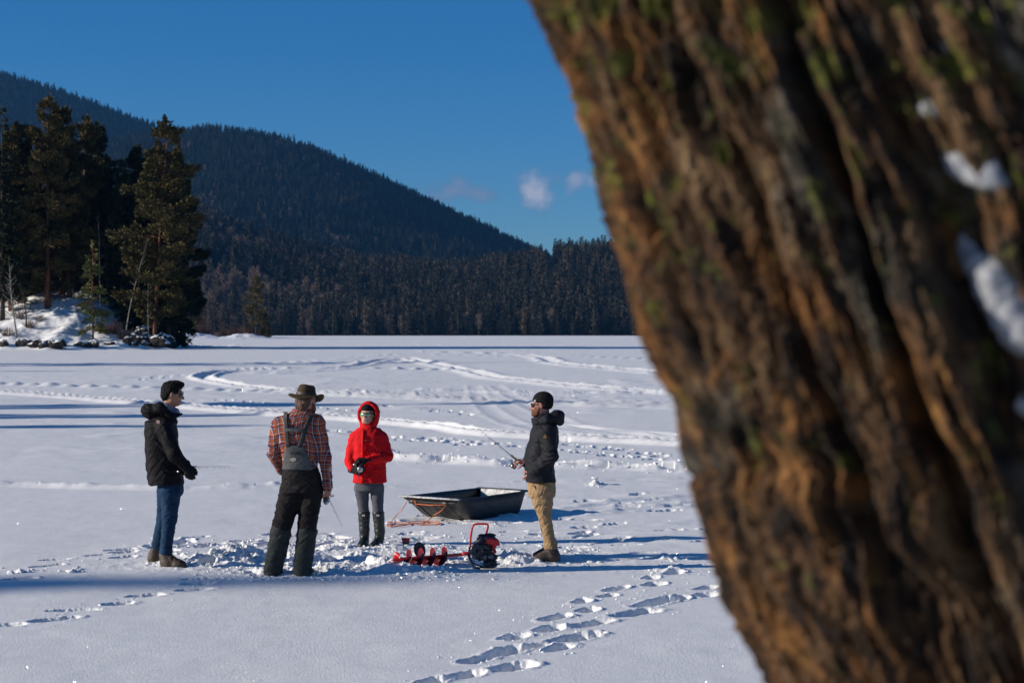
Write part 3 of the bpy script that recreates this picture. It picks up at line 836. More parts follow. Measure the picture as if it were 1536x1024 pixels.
def rock_obj(loc, s, seed, snow=.55):
    """angular boulder with snow lying on its top"""
    n = 14; th = np.linspace(0, np.pi, n); ph_ = np.linspace(0, 2 * np.pi, 2 * n, endpoint=False)
    T, Pp = np.meshgrid(th, ph_, indexing='ij')
    X = np.sin(T) * np.cos(Pp); Y = np.sin(T) * np.sin(Pp); Z = np.cos(T)
    r = 1 + .7 * (vn3(X * 1.6 + seed, Y * 1.6, Z * 1.6, seed) - .5) + .35 * (vn3(X * 4, Y * 4 + seed, Z * 4, seed + 1) - .5)
    V = np.stack([(X * r * s[0]), (Y * r * s[1]), (Z * r * s[2])], -1).reshape(-1, 3)
    m = 2 * n; F_ = []
    for i in range(n - 1):
        for j in range(m):
            F_.append((i * m + j, i * m + (j + 1) % m, (i + 1) * m + (j + 1) % m, (i + 1) * m + j))
    F_ = np.array(F_)
    me = mesh_np('rock', V, F_, smooth=False)
    me.materials.append(M['rock']); me.materials.append(M['snow_far'])
    nz = np.empty(len(me.polygons) * 3, np.float32); me.polygons.foreach_get('normal', nz); nz = nz.reshape(-1, 3)
    if nz[:m, 2].mean() < 0: nz = -nz
    me.polygons.foreach_set('material_index', (nz[:, 2] > snow).astype(np.int32))
    o = link('rock', me, None, None, loc)
    return tag(o, 'dark jagged shore rock with snow on top at the foot of the point', 'rock', 'rocks along the waterline of the point')
rr = random.Random(8)
def front_y(px):
    d = 245.
    while point_h(np.array([(px - 768) / F_PX * d]), np.array([d]))[0] < .22 and d < 275: d += .5
    return d
for i in range(34):
    px = -10 + i * 7.6 + rr.uniform(-4, 4)
    if rr.random() < .3: continue
    if 110 < px < 118: continue
    d = front_y(px) + rr.uniform(0, 1.8); p = on_point(px, d)
    k = rr.uniform(.4, .95)
    rock_obj(p + np.array([0, 0, .25]), (rr.uniform(.7, 1.5) * k, .6 * k, rr.uniform(.5, 1.0) * k), 100 + i, snow=.6)
for (px, dd, s) in ((210, 4, 1.2), (228, 3, 1.3), (242, 2, 1.4), (252, 1, 1.1), (232, 6, 1.6), (220, 9, 1.4), (246, 5, 1.5)):
    d = front_y(px) + dd; rock_obj(on_point(px, d) + np.array([0, 0, .5]), (s * 1.2, s, s * 1.05), int(px) * 3, snow=.72)

# ------------------------------------------------------------------ low spit farther out
def spit_h(x, y):
    h = 0
    for (px, d, w, l, hh_) in ((285, 690, 11, 20, 2.1), (262, 720, 12, 26, 2.6), (365, 700, 9, 20, 1.9), (325, 715, 30, 20, .6), (225, 760, 40, 40, 3.0), (398, 705, 5, 12, .5)):
        cx = (px - 768) / F_PX * d
        h = np.maximum(h, hh_ * np.exp(-(((x - cx) / w) ** 2 + ((y - d) / l) ** 2)) * (1 + .55 * fbm2(x * .35, y * .2, 4, 3)) * 1.0)
    return h - .12
sx = np.linspace(-190, -80, 300); sy = np.linspace(640, 850, 120)
SX, SY = np.meshgrid(sx, sy); SZ = spit_h(SX, SY); nr, nc = SX.shape; idx = np.arange(nr * nc).reshape(nr, nc)
Q = np.stack([idx[:-1, :-1], idx[:-1, 1:], idx[1:, 1:], idx[1:, :-1]], -1).reshape(-1, 4)
tag(link('spit', mesh_np('spit', np.stack([SX.ravel(), SY.ravel(), SZ.ravel()], -1), Q), M['snow_far']), 'low snow-covered spit beyond the point', kind='structure')
def on_spit(px, d):
    x = (px - 768) / F_PX * d
    return np.array([x, d, max(0., float(spit_h(np.array([x]), np.array([d]))[0]))])
def stree(px, d, top, hw, seed, label, mat='needle_pine', style='fir', cb=.12, **k):
    loc = on_spit(px, d); z = H_EYE + (HOR - top) / F_PX * d - loc[2]
    return hero_tree('spruce_tree', loc, label, 'tree', 'conifers on the spit', M[mat], M['bark_dark'], seed=seed, H=z, Rr=hw * d / F_PX, cb=cb, nb=90, per=110, bl=.9, bw=.4, style=style, trunk_r=.28, gaps=.12, limbs=False, **k)
stree(384, 712, 415, 20, 61, 'lone olive conifer on the outer end of the low snowy spit', style='pine', cb=.18)
stree(298, 740, 424, 10, 62, 'narrow green conifer over the nearer snowy mound of the spit')
stree(278, 745, 434, 10, 63, 'short narrow conifer at the left of the spit, next to the point', mat='needle_pine')
stree(288, 750, 450, 9, 64, 'small conifer between the two narrow ones on the spit')
stree(266, 752, 420, 12, 65, 'dark conifer just right of the point trees on the spit', mat='needle_fir')
stree(398, 716, 470, 8, 66, 'small bushy conifer right of the lone olive conifer on the spit')
for i, (px, d, h, ln) in enumerate(((310, 735, 16, 1), (322, 735, 19, -1), (272, 730, 15, 1), (304, 728, 11, .5), (345, 730, 12, .6), (330, 732, 13, 0), (366, 715, 9, .4), (258, 735, 20, 1))):
    bare_tree('bare_tree', on_spit(px, d), h, 'leafless grey-brown tree standing on the snowy spit', 'leafless trees on the spit', M['twigs'], 70 + i, r0=.14, nbr=46, lean=(ln, 0), spread=.26)
for i in range(16):
    px = [262, 272, 280, 292, 300, 308, 316, 326, 336, 346, 352, 360, 372, 392, 402, 396][i]
    bush(on_spit(px, 716 + (i * 7) % 12), 3.0, 3.2 + (i * 5 % 7) * .5, M['twigs'], 90 + i, 'leafless brown bush on the snowy spit', 'brown bushes on the spit', n=80)

# ------------------------------------------------------------------ hills
def interp(tab, px):
    xs, ys = zip(*tab); return np.interp(px, xs, ys)
RA = [(-900, 60), (-300, 82), (0, 107), (60, 124), (130, 148), (200, 176), (260, 192), (320, 210), (400, 240), (500, 290), (650, 380), (900, 470), (2500, 470)]
RB = [(-900, 190), (-200, 230), (100, 222), (200, 203), (270, 192), (330, 190), (400, 198), (460, 216), (520, 241), (580, 268), (640, 297), (700, 325), (760, 353), (812, 378), (860, 402), (950, 440), (1100, 470), (2500, 470)]
RC = [(-900, 250), (100, 285), (250, 300), (300, 312), (350, 334), (420, 362), (480, 378), (560, 394), (640, 400), (700, 400), (760, 391), (800, 383), (830, 376), (862, 374), (920, 370), (1000, 366), (1300, 356), (2500, 340)]
DA, DB, DC = 4900., 3650., 2150.
def crest(tab, px, D, th):
    return np.maximum(H_EYE + (HOR - interp(tab, px)) * D / F_PX - th, 2)
def hill_h(px, d):
    d = np.asarray(d, float)
    hc = crest(RC, px, DC, 19); hb = crest(RB, px, DB, 15); ha = crest(RA, px, DA, 15)
    X = (px - 768) / F_PX * d
    n = fbm2(X / 260., d / 260., 4, 201)
    c = hc * sstep(0, 1, np.clip((d - 1505) / (DC - 1505), 0, 1) ** .85) * (1 - .45 * sstep(DC, DC + 600, d))
    tb = np.clip((d - 2350) / (DB - 2350), 0, 1); b = hb * (tb ** 1.15) * (1 - .3 * sstep(DB, DB + 900, d))
    ta = np.clip((d - 3600) / (DA - 3600), 0, 1); a = ha * (ta ** 1.1) * (1 - .2 * sstep(DA, DA + 1500, d))
    cb_ = np.sin(np.clip((d - 1505) / (DC - 1505), 0, 1) * math.pi)
    bb = np.sin(tb * math.pi); ab = np.sin(ta * math.pi)
    c = c + 9 * n * cb_; b = b + 30 * n * bb; a = a + 34 * n * ab
    return np.maximum(np.maximum(a, b), np.maximum(c, 0)) - 1.2 * sstep(1506, 1500, d)
gx = np.linspace(-900, 2400, 420); gd = np.concatenate([np.linspace(1496, 2400, 90), np.linspace(2415, 6800, 150)])
GX, GD = np.meshgrid(gx, gd); GZ = hill_h(GX, GD)
nr, nc = GX.shape; idx = np.arange(nr * nc).reshape(nr, nc)
Q = np.stack([idx[:-1, :-1], idx[:-1, 1:], idx[1:, 1:], idx[1:, :-1]], -1).reshape(-1, 4)
M['forest_floor'] = ramp_mat('forest_floor', [(.3, (.020, .022, .018)), (.62, (.045, .04, .034)), (.70, (.10, .10, .10)), (.78, (.5, .53, .58))], .011, detail=8)
tag(link('hills', mesh_np('hills', np.stack([((GX - 768) / F_PX * GD).ravel(), GD.ravel(), GZ.ravel()], -1), Q), M['forest_floor']), 'forested hills behind the far shore', kind='structure')

# tree kinds used for the far forest (the first of each also stands on the shore as a tree of its own)
def far_proto(seed, H, Rr, nb, per, bl, bw, style, mat, gaps=0.0):
    V, Qd, tb = conifer_parts(seed, H, Rr, .08 if style != 'bare' else .25, nb, per, bl, bw, style, trunk_r=.28, gaps=gaps, limbs=False)
    n0 = len(V)
    tv = np.array(tb.v); tf = [f for f in tb.f if len(f) == 4]
    V2 = np.concatenate([V, tv]); Q2 = np.concatenate([Qd, np.array(tf) + n0])
    if style != 'bare':     # dark inner mass of boughs
        k = 9; zz = np.array([.07, .3, .6, .97]) * H; rr_ = Rr * np.array([.16, .20, .12, .01])
        a = np.linspace(0, 6.283, k, endpoint=False)
        cv = np.stack([np.concatenate([r * np.cos(a) for r in rr_]), np.concatenate([r * np.sin(a) for r in rr_]), np.repeat(zz, k)], 1)
        cq = np.array([(i * k + j, i * k + (j + 1) % k, (i + 1) * k + (j + 1) % k, (i + 1) * k + j) for i in range(3) for j in range(k)]) + len(V2)
        V2 = np.concatenate([V2, cv]); Q2 = np.concatenate([Q2, cq])
    me = mesh_np('far_tree', V2, Q2, smooth=False)
    me.materials.append(mat); me.materials.append(M['bark_dark'] if style != 'bare' else mat)
    mi = np.zeros(len(Q2), np.int32); mi[len(Qd):len(Qd) + len(tf)] = 1
    me.polygons.foreach_set('material_index', mi)
    return me
PROT = [far_proto(301, 24, 4.6, 90, 22, 1.5, .75, 'fir', M['needle_far']),
        far_proto(302, 27, 4.2, 96, 20, 1.5, .75, 'fir', M['needle_far']),
        far_proto(303, 20, 4.4, 80, 22, 1.4, .75, 'fir', M['needle_far']),
        far_proto(304, 25, 5.0, 60, 18, 1.6, .75, 'pine', M['needle_far'], gaps=.15),
        far_proto(305, 17, 3.8, 70, 12, 1.9, .22, 'bare', M['twigs_far'])]
PROT.append(far_proto(306, 24, 4.5, 90, 20, 1.5, .75, 'fir', M['needle_mountain_shade']))
PROT.append(far_proto(307, 21, 4.2, 84, 20, 1.4, .75, 'fir', M['needle_mountain_shade']))
PLAB = ['dark pointed conifer in the front row of trees along the far lake shore', 'dark pointed conifer in the front row of trees along the far lake shore',
        'dark pointed conifer in the front row of trees along the far lake shore', 'dark round-topped pine in the front row of trees along the far lake shore',
        'grey leafless tree in the front row of trees along the far lake shore'] + ['dark pointed conifer in the front row of trees along the far lake shore'] * 2
PNAME = ['spruce_tree', 'spruce_tree', 'spruce_tree', 'pine_tree', 'bare_tree', 'spruce_tree', 'spruce_tree']
PGRP = ['spruces along the far shore', 'spruces along the far shore', 'spruces along the far shore', 'pines along the far shore', 'leafless trees along the far shore', 'spruces along the far shore', 'spruces along the far shore']
fr = random.Random(77); protos = {}
for i in range(240):
    px = -60 + i * 4.55 + fr.uniform(-2, 2); d = 1506 + fr.uniform(0, 14)
    k = fr.choices(range(7), (4, 4, 3, 3, 1.6, 1, 1))[0] if px > 430 else fr.choices(range(7), (3, 3, 3, 2, 5, 1, 1))[0]
    o = link(PNAME[k], PROT[k], None, None, ((px - 768) / F_PX * d, d, float(hill_h(np.array([px]), np.array([d]))[0])))
    s = fr.uniform(.62, 1.12); o.scale = (s, s, s * fr.uniform(.95, 1.15)); o.rotation_euler = (0, 0, fr.uniform(0, 6.28))
    tag(o, PLAB[k], 'tree', PGRP[k]); protos.setdefault(k, o)

def forest(name, label, dmin, dmax, n, seed, weights, pxr=(-200, 1450), smin=.6, smax=1.1, cond=None):
    rng = np.random.default_rng(seed)
    d = np.sqrt(rng.uniform(dmin ** 2, dmax ** 2, n)); px = rng.uniform(pxr[0], pxr[1], n)
    if cond is not None:
        k_ = cond(px, d, rng); px, d = px[k_], d[k_]
    X = (px - 768) / F_PX * d; z = hill_h(px, d) - .5
    kinds = rng.choice(7, len(px), p=np.array(weights) / sum(weights))
    clump = fbm2(X / 90, d / 90, 3, 17)
    belt = (sstep(640, 330, px) * (clump > .12)) if dmax < 2500 else (clump > .5) * .4
    kinds = np.where(rng.random(len(px)) < belt * .75, 4, kinds)
    parents = None
    me_all = []
    o_main = None
    for k in range(7):
        m = kinds == k
        if m.sum() == 0: continue
        me_all.append((k, m))
    me = bpy.data.meshes.new(name)
    me.vertices.add(len(px)); me.vertices.foreach_set('co', np.stack([X, d, z], -1).astype(np.float32).ravel())
    for an, ty, arr in (('kind_index', 'INT', kinds.astype(np.int32)), ('size', 'FLOAT', (rng.uniform(smin, smax, len(px))).astype(np.float32)), ('turn', 'FLOAT', rng.uniform(0, 6.28, len(px)).astype(np.float32))):
        at = me.attributes.new(an, ty, 'POINT'); at.data.foreach_set('value', arr)
    o = link(name, me, None)
    tag(o, label, None, None, 'stuff')
    ng = bpy.data.node_groups.new(name, 'GeometryNodeTree')
    ng.interface.new_socket('Geometry', in_out='INPUT', socket_type='NodeSocketGeometry')
    ng.interface.new_socket('Geometry', in_out='OUTPUT', socket_type='NodeSocketGeometry')
    N, L = ng.nodes, ng.links
    gi = N.new('NodeGroupInput'); go = N.new('NodeGroupOutput'); join = N.new('GeometryNodeJoinGeometry')
    def attr(nm, ty):
        a = N.new('GeometryNodeInputNamedAttribute'); a.data_type = ty; a.inputs['Name'].default_value = nm
        return a.outputs[0]
    ki = attr('kind_index', 'INT'); sz = attr('size', 'FLOAT'); tu = attr('turn', 'FLOAT')
    cx = N.new('ShaderNodeCombineXYZ'); L.new(tu, cx.inputs[2])
    sxyz = N.new('ShaderNodeCombineXYZ'); [L.new(sz, sxyz.inputs[q]) for q in range(3)]
    for k, m in me_all:
        oi = N.new('GeometryNodeObjectInfo'); oi.inputs['Object'].default_value = protos[k]; oi.transform_space = 'ORIGINAL'; oi.inputs['As Instance'].default_value = False
        cmp_ = N.new('FunctionNodeCompare'); cmp_.data_type = 'INT'; cmp_.operation = 'EQUAL'
        ins = [s for s in cmp_.inputs if s.enabled]
        L.new(ki, ins[0]); ins[1].default_value = k
        iop = N.new('GeometryNodeInstanceOnPoints')
        L.new(gi.outputs[0], iop.inputs['Points']); L.new(cmp_.outputs[0], iop.inputs['Selection']); L.new(oi.outputs['Geometry'], iop.inputs['Instance'])
        rot = N.new('FunctionNodeEulerToRotation'); L.new(cx.outputs[0], rot.inputs[0])
        L.new(rot.outputs[0], iop.inputs['Rotation']); L.new(sxyz.outputs[0], iop.inputs['Scale'])
        L.new(iop.outputs[0], join.inputs[0])
    L.new(join.outputs[0], go.inputs[0])
    md = o.modifiers.new('forest', 'NODES'); md.node_group = ng
    return o
gapc = lambda px, d, rng: ~((px > 812) & (px < 832) & (d > 1950)) & ~((px > 780) & (px < 832) & (d > 2120))
forest('far_shore_forest', 'dense grey-green conifer forest on the low hills behind the far shore', 1522, 2330, 27000, 1, (4, 4, 3, 3, .7, 2, 2), smin=.55, smax=1.2, cond=gapc, pxr=(-200, 2420))
forest('mountain_forest', 'dark conifer forest covering the mountainside', 2330, 3800, 33000, 2, (.8, .5, .4, .5, .15, 6, 6), pxr=(-150, 1050), smin=.55, smax=1.05)
forest('ridge_forest', 'dark conifer forest on the highest ridge at the left', 3800, 5050, 12000, 3, (.8, .5, .4, .5, .15, 6, 6), pxr=(-150, 480), smin=.6, smax=1.15)

# ------------------------------------------------------------------ trees left of the frame whose shadows cross the lake
def off_tree(d, L, inside_px, seed, nb=70, Rr=2.6, w=None):
    tip = (inside_px - 0) / F_PX * d
    ca, sa = math.cos(R(SUN_AZ)), math.sin(R(SUN_AZ))
    x = -.277 * d - L * ca; y = d - L * sa
    H_ = (L + tip / ca) * math.tan(R(SUN_EL))
    z = max(0., float(bank_h(np.array([x]), np.array([y]))[0]))
    hero_tree('pine_tree', (x, y, z - .1), 'pine on the near shore, outside the photo at the left', 'tree', 'shore pines left of the photo', M['needle_fir'], M['bark_dark'],
              seed=seed, H=H_ - z, Rr=Rr, cb=.3, nb=nb, per=110, bl=.55, bw=.25, style='fir', trunk_r=.25, gaps=.1, limbs=False)
off_tree(58.2, 52, 900, 81, Rr=3.4, nb=120)
off_tree(51.4, 46, 400, 82, Rr=3.6, nb=120)
off_tree(45.6, 58, 380, 83, Rr=2.6, nb=100)
off_tree(17.0, 88, 560, 84, Rr=2.3, nb=150)
off_tree(131, 26, 560, 85, Rr=4.0)
off_tree(135, 30, 700, 86, Rr=4.0)
off_tree(138, 24, 900, 87, Rr=3.6)
off_tree(112, 30, 120, 88, Rr=3.0)

# ------------------------------------------------------------------ leaning trunk in the foreground
def big_trunk():
    D0 = 2.25                                    # distance of the axis
    k = D0 / F_PX
    # left outline in the photo (at the distance of the trunk's flank)
    prof = [(-900, 560), (-300, 700), (0, 785), (60, 815), (130, 850), (210, 880), (280, 894), (330, 905), (390, 930), (450, 944), (510, 960), (570, 987), (610, 1010), (680, 1019), (740, 1036), (790, 1052), (850, 1066), (920, 1086), (980, 1116), (1024, 1141), (1300, 1250), (2200, 1600)]
    Rm = .40
    py = np.concatenate([np.linspace(-4200, -120, 110), np.linspace(-112, 1140, 760), np.linspace(1150, 2100, 90)])
    ang = np.concatenate([np.linspace(-math.pi, -math.pi * .02, 110, endpoint=False), np.linspace(-math.pi * .02, math.pi * .72, 780, endpoint=False), np.linspace(math.pi * .72, math.pi, 30)])
    # ang: 0 = left flank (-X), pi/2 = facing the camera (-Y)
    edge = np.interp(py, *zip(*prof))
    lo = py < -900
    edge = np.where(lo, 560 + (py + 900) * .30, edge)
    line = 785 + (py - 0) * (1141 - 785) / 1024.
    sm = np.where((py > -900) & (py < 1300), .55, 0)       # the axis follows the smoothed outline, the bumps stay in the flank
    axis_x = ((line + (edge - line) * 0) - 768) * k + Rm / math.cos(R(19))
    bump = (edge - line) * k * np.where((py > -500) & (py < 1300), 1, np.exp(-np.minimum(np.abs(py + 500), np.abs(py - 1300)) / 200))
    z = H_EYE - (py - HOR) * k
    A, Zi = np.meshgrid(ang, np.arange(len(py)))
    Zz = z[Zi]; Bp = bump[Zi]; Ax = axis_x[Zi]
    v = Zz; ua = A * Rm
    rr_ = Rm * (1 - .045 * np.clip(Zz - 2.4, 0, 8)) 
    flare = 1 + .55 * np.exp(-(Zz - .75) / .35) * (1 + .35 * np.cos(A * 5 + 1))
    rr_ = rr_ * np.clip(flare, 1, 2)
    # furrows run along the trunk, wandering a little
    P3 = lambda fu, fv, s: vn3(np.cos(A) * Rm * fu + s, np.sin(A) * Rm * fu, v * fv + s * 3, int(s * 10))
    warp = (P3(4, 1.6, 1.3) - .5) * .05 + (P3(24, 9, 2.7) - .5) * .010 + (P3(80, 40, 2.2) - .5) * .006
    A2 = A + warp / Rm
    def rid(fu, fv, s):
        n = vn3(np.cos(A2) * Rm * fu + s, np.sin(A2) * Rm * fu, v * fv + s * 3, int(s * 10))
        return 1 - np.abs(2 * n - 1)
    g0 = .36 + .05 * np.sin(v * 9) + (P3(30, 14, 21.0) - .5) * .08
    plates = P3(10, 2.2, 33.0)                                         # where the bark stands proud
    deep = -sstep(.74, .97, rid(12, 1.7, 11.3)) * .048 - sstep(.62, .95, rid(24, 3.0, 3.1)) * .016 * (.4 + plates)
    deep = deep - .060 * np.exp(-((A - g0) / .065) ** 2) * sstep(2.38, 2.46, Zz) * sstep(2.80, 2.70, Zz)
    deep2 = -sstep(.5, .95, rid(46, 6.5, 5.3)) * .009 - sstep(.5, .95, rid(88, 14, 7.7)) * .007 - rid(170, 30, 9.7) ** 2 * .005
    grain = (P3(70, 45, 8.2) - .5) * .009 + (P3(150, 120, 9.2) - .5) * .008 + (P3(300, 260, 19.2) - .5) * .006
    lump = (P3(8, 2.5, 4.4) - .5) * .045 + (P3(30, 9, 6.1) - .5) * .012
    disp = deep + deep2 + lump + grain + .012
    rad = rr_ + disp - Bp * np.maximum(np.cos(A), 0) ** 2 * (math.cos(R(19)))
    yaw = 1.0
    X = Ax - np.cos(A) * rad; Y = D0 - np.sin(A) * rad + (Zz - 2.33) * .03
    sx = 768 + X / Y * F_PX; sx = np.where((Y > .3), sx, 1e9).min(1)      # keep the flank on its outline
    corr = np.where((py > -600) & (py < 1250), (edge - sx) * k, 0)
    kern = np.hanning(21); kern /= kern.sum(); corr = np.convolve(np.pad(corr, 10, mode='edge'), kern, 'valid')
    wide = np.hanning(91); wide /= wide.sum(); slow = np.convolve(np.pad(corr, 45, mode='edge'), wide, 'valid')
    X = X + slow[Zi] + (corr - slow)[Zi] * np.clip(np.cos(A), 0, 1) ** 3
    nr, nc = X.shape; idx = np.arange(nr * nc).reshape(nr, nc)
    nx = np.roll(idx, -1, 1)
    Qd = np.stack([idx[:-1], idx[1:], nx[1:], nx[:-1]], -1).reshape(-1, 4)
    me = mesh_np('old_trunk', np.stack([X.ravel(), Y.ravel(), Zz.ravel()], -1), Qd)
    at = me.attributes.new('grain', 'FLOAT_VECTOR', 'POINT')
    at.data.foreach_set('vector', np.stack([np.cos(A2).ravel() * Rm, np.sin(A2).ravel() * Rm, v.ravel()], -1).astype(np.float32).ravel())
    m, nt, b = new_mat('weathered_bark'); N, L = nt.nodes, nt.links
    ga = N.new('ShaderNodeAttribute'); ga.attribute_name = 'grain'
    def noise(scale, st, detail=8, w=0):
        mp = N.new('ShaderNodeMapping'); mp.inputs['Scale'].default_value = st; mp.inputs['Location'].default_value = (w, w * .7, w * 1.3); L.new(ga.outputs['Vector'], mp.inputs[0])
        n = N.new('ShaderNodeTexNoise'); n.inputs['Scale'].default_value = scale; n.inputs['Detail'].default_value = detail; n.inputs['Roughness'].default_value = .6
        L.new(mp.outputs[0], n.inputs['Vector']); return n.outputs[0]
    def ramp(f, cols):
        rp = N.new('ShaderNodeValToRGB'); cr = rp.color_ramp
        while len(cr.elements) < len(cols): cr.elements.new(.5)
        for e, (p, c) in zip(cr.elements, cols): e.position = p; e.color = (*c, 1)
        L.new(f, rp.inputs[0]); return rp.outputs[0]
    def mixc(f, a, bb):
        mx = N.new('ShaderNodeMix'); mx.data_type = 'RGBA'; L.new(f, mx.inputs[0]); L.new(a, mx.inputs[6]); L.new(bb, mx.inputs[7]); return mx.outputs[2]
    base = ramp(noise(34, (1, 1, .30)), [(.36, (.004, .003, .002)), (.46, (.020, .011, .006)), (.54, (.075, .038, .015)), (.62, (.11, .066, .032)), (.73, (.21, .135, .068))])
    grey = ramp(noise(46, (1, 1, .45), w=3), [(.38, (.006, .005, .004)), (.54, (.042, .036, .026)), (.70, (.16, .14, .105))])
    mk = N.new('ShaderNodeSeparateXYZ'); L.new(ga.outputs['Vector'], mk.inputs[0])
    shade_side = N.new('ShaderNodeMapRange'); L.new(mk.outputs[0], shade_side.inputs[0]); shade_side.inputs[1].default_value = .32; shade_side.inputs[2].default_value = -.15; shade_side.inputs[3].default_value = -.10; shade_side.inputs[4].default_value = .06  # bark greyer and darker away from the sun: shade put into the colour
    sadd = N.new('ShaderNodeMath'); sadd.operation = 'ADD'; L.new(noise(11, (1, 1, .5), 8, 7), sadd.inputs[0]); L.new(shade_side.outputs[0], sadd.inputs[1])
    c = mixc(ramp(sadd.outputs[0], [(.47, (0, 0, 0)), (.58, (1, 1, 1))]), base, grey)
    orange_bark = ramp(noise(44, (1, 1, .4), w=12), [(.40, (.012, .006, .003)), (.55, (.15, .064, .017)), (.70, (.33, .165, .05))])
    lit_side = N.new('ShaderNodeMapRange'); L.new(mk.outputs[0], lit_side.inputs[0]); lit_side.inputs[1].default_value = .12; lit_side.inputs[2].default_value = .40; lit_side.inputs[3].default_value = -.045; lit_side.inputs[4].default_value = .08  # orange bark patches favour the sunlit left flank: sunlight put into the colour
    ladd = N.new('ShaderNodeMath'); ladd.operation = 'ADD'; L.new(noise(13, (1, 1, .5), 8, 17), ladd.inputs[0]); L.new(lit_side.outputs[0], ladd.inputs[1])
    c = mixc(ramp(ladd.outputs[0], [(.52, (0, 0, 0)), (.60, (.9, .9, .9))]), c, orange_bark)
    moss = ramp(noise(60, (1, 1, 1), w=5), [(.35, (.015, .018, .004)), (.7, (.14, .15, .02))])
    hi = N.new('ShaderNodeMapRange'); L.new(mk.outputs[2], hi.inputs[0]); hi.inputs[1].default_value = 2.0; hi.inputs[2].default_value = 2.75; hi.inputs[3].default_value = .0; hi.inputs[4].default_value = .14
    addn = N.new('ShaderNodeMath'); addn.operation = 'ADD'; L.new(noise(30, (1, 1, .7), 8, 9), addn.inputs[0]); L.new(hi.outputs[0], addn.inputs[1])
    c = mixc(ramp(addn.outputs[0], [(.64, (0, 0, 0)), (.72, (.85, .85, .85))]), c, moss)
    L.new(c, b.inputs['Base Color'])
    b.inputs['Roughness'].default_value = .85; b.inputs['Specular IOR Level'].default_value = .25
    bp = N.new('ShaderNodeBump'); bp.inputs['Strength'].default_value = .8; bp.inputs['Distance'].default_value = .012
    L.new(noise(90, (1, 1, .4), 8, 2), bp.inputs['Height']); L.new(bp.outputs[0], b.inputs['Normal'])
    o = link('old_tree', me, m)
    tag(o, 'huge leaning old tree trunk with rugged orange-brown bark and moss, close in the foreground', 'tree')
    # surface lookup for the snow caught in the bark
    surf = np.stack([X, Y, Zz], -1)
    def at_px(px_, py_):
        d = surf[:, :, 1]; sx_ = 768 + surf[:, :, 0] / d * F_PX; sy_ = HOR + (H_EYE - surf[:, :, 2]) / d * F_PX
        q = (sx_ - px_) ** 2 + (sy_ - py_) ** 2 + np.where(np.sin(A) < .1, 1e6, 0)
        i = np.unravel_index(np.argmin(q), q.shape); return surf[i]
    return at_px
trunk_at = big_trunk()
M['snow_trunk'] = simple('shaded_snow', (.25, .26, .28), rough=.8, var=.12, vscale=40, bump=.6, bscale=60, bdist=.01)  # snow on the shaded trunk: its shade is put into the grey base colour
def snow_clump(strokes, label, seed):
    """lump of snow lodged in a bark furrow: union of flattened blobs along a stroke"""
    prims = []
    for (px, py, rad) in strokes:
        p = trunk_at(px, py) + np.array([.006, .010, 0]); prims.append((p, rad * 1.9 / F_PX))
    c = np.mean([p for p, _ in prims], 0)
    ps = []
    for a, b in zip(prims[:-1], prims[1:]):
        ps.append(cap(a[0] - c, b[0] - c, a[1], b[1]))
    if len(prims) == 1: ps.append(ell(np.zeros(3), (prims[0][1],) * 3))
    def dsp(V, Nn):
        n = vn3(V[:, 0] * 60 + seed, V[:, 1] * 60, V[:, 2] * 60, seed) - .5 + .6 * (vn3(V[:, 0] * 150, V[:, 1] * 150 + seed, V[:, 2] * 150, seed + 1) - .5)
        return n * .007
    V, Qd = sdf_mesh(ps, .004, k=.02, disp=dsp)
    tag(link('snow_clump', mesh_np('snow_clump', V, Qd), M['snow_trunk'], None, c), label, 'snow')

snow_clump([(1408, 232, 13), (1440, 245, 17), (1478, 262, 18), (1496, 276, 10)], 'wedge of grey snow caught in the bark, upper of the two big lumps', 1)
snow_clump([(1444, 346, 14), (1462, 380, 24), (1490, 424, 30), (1516, 470, 28), (1532, 500, 24), (1560, 520, 18)], 'long lump of grey snow caught in a bark furrow at the right edge', 2)
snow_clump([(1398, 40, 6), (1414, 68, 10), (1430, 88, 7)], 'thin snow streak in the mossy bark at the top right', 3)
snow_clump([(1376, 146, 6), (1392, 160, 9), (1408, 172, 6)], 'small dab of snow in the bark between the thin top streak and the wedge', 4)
snow_clump([(1524, 580, 9), (1534, 604, 14), (1542, 618, 9)], 'small snow dab at the right edge below the long lump', 5)

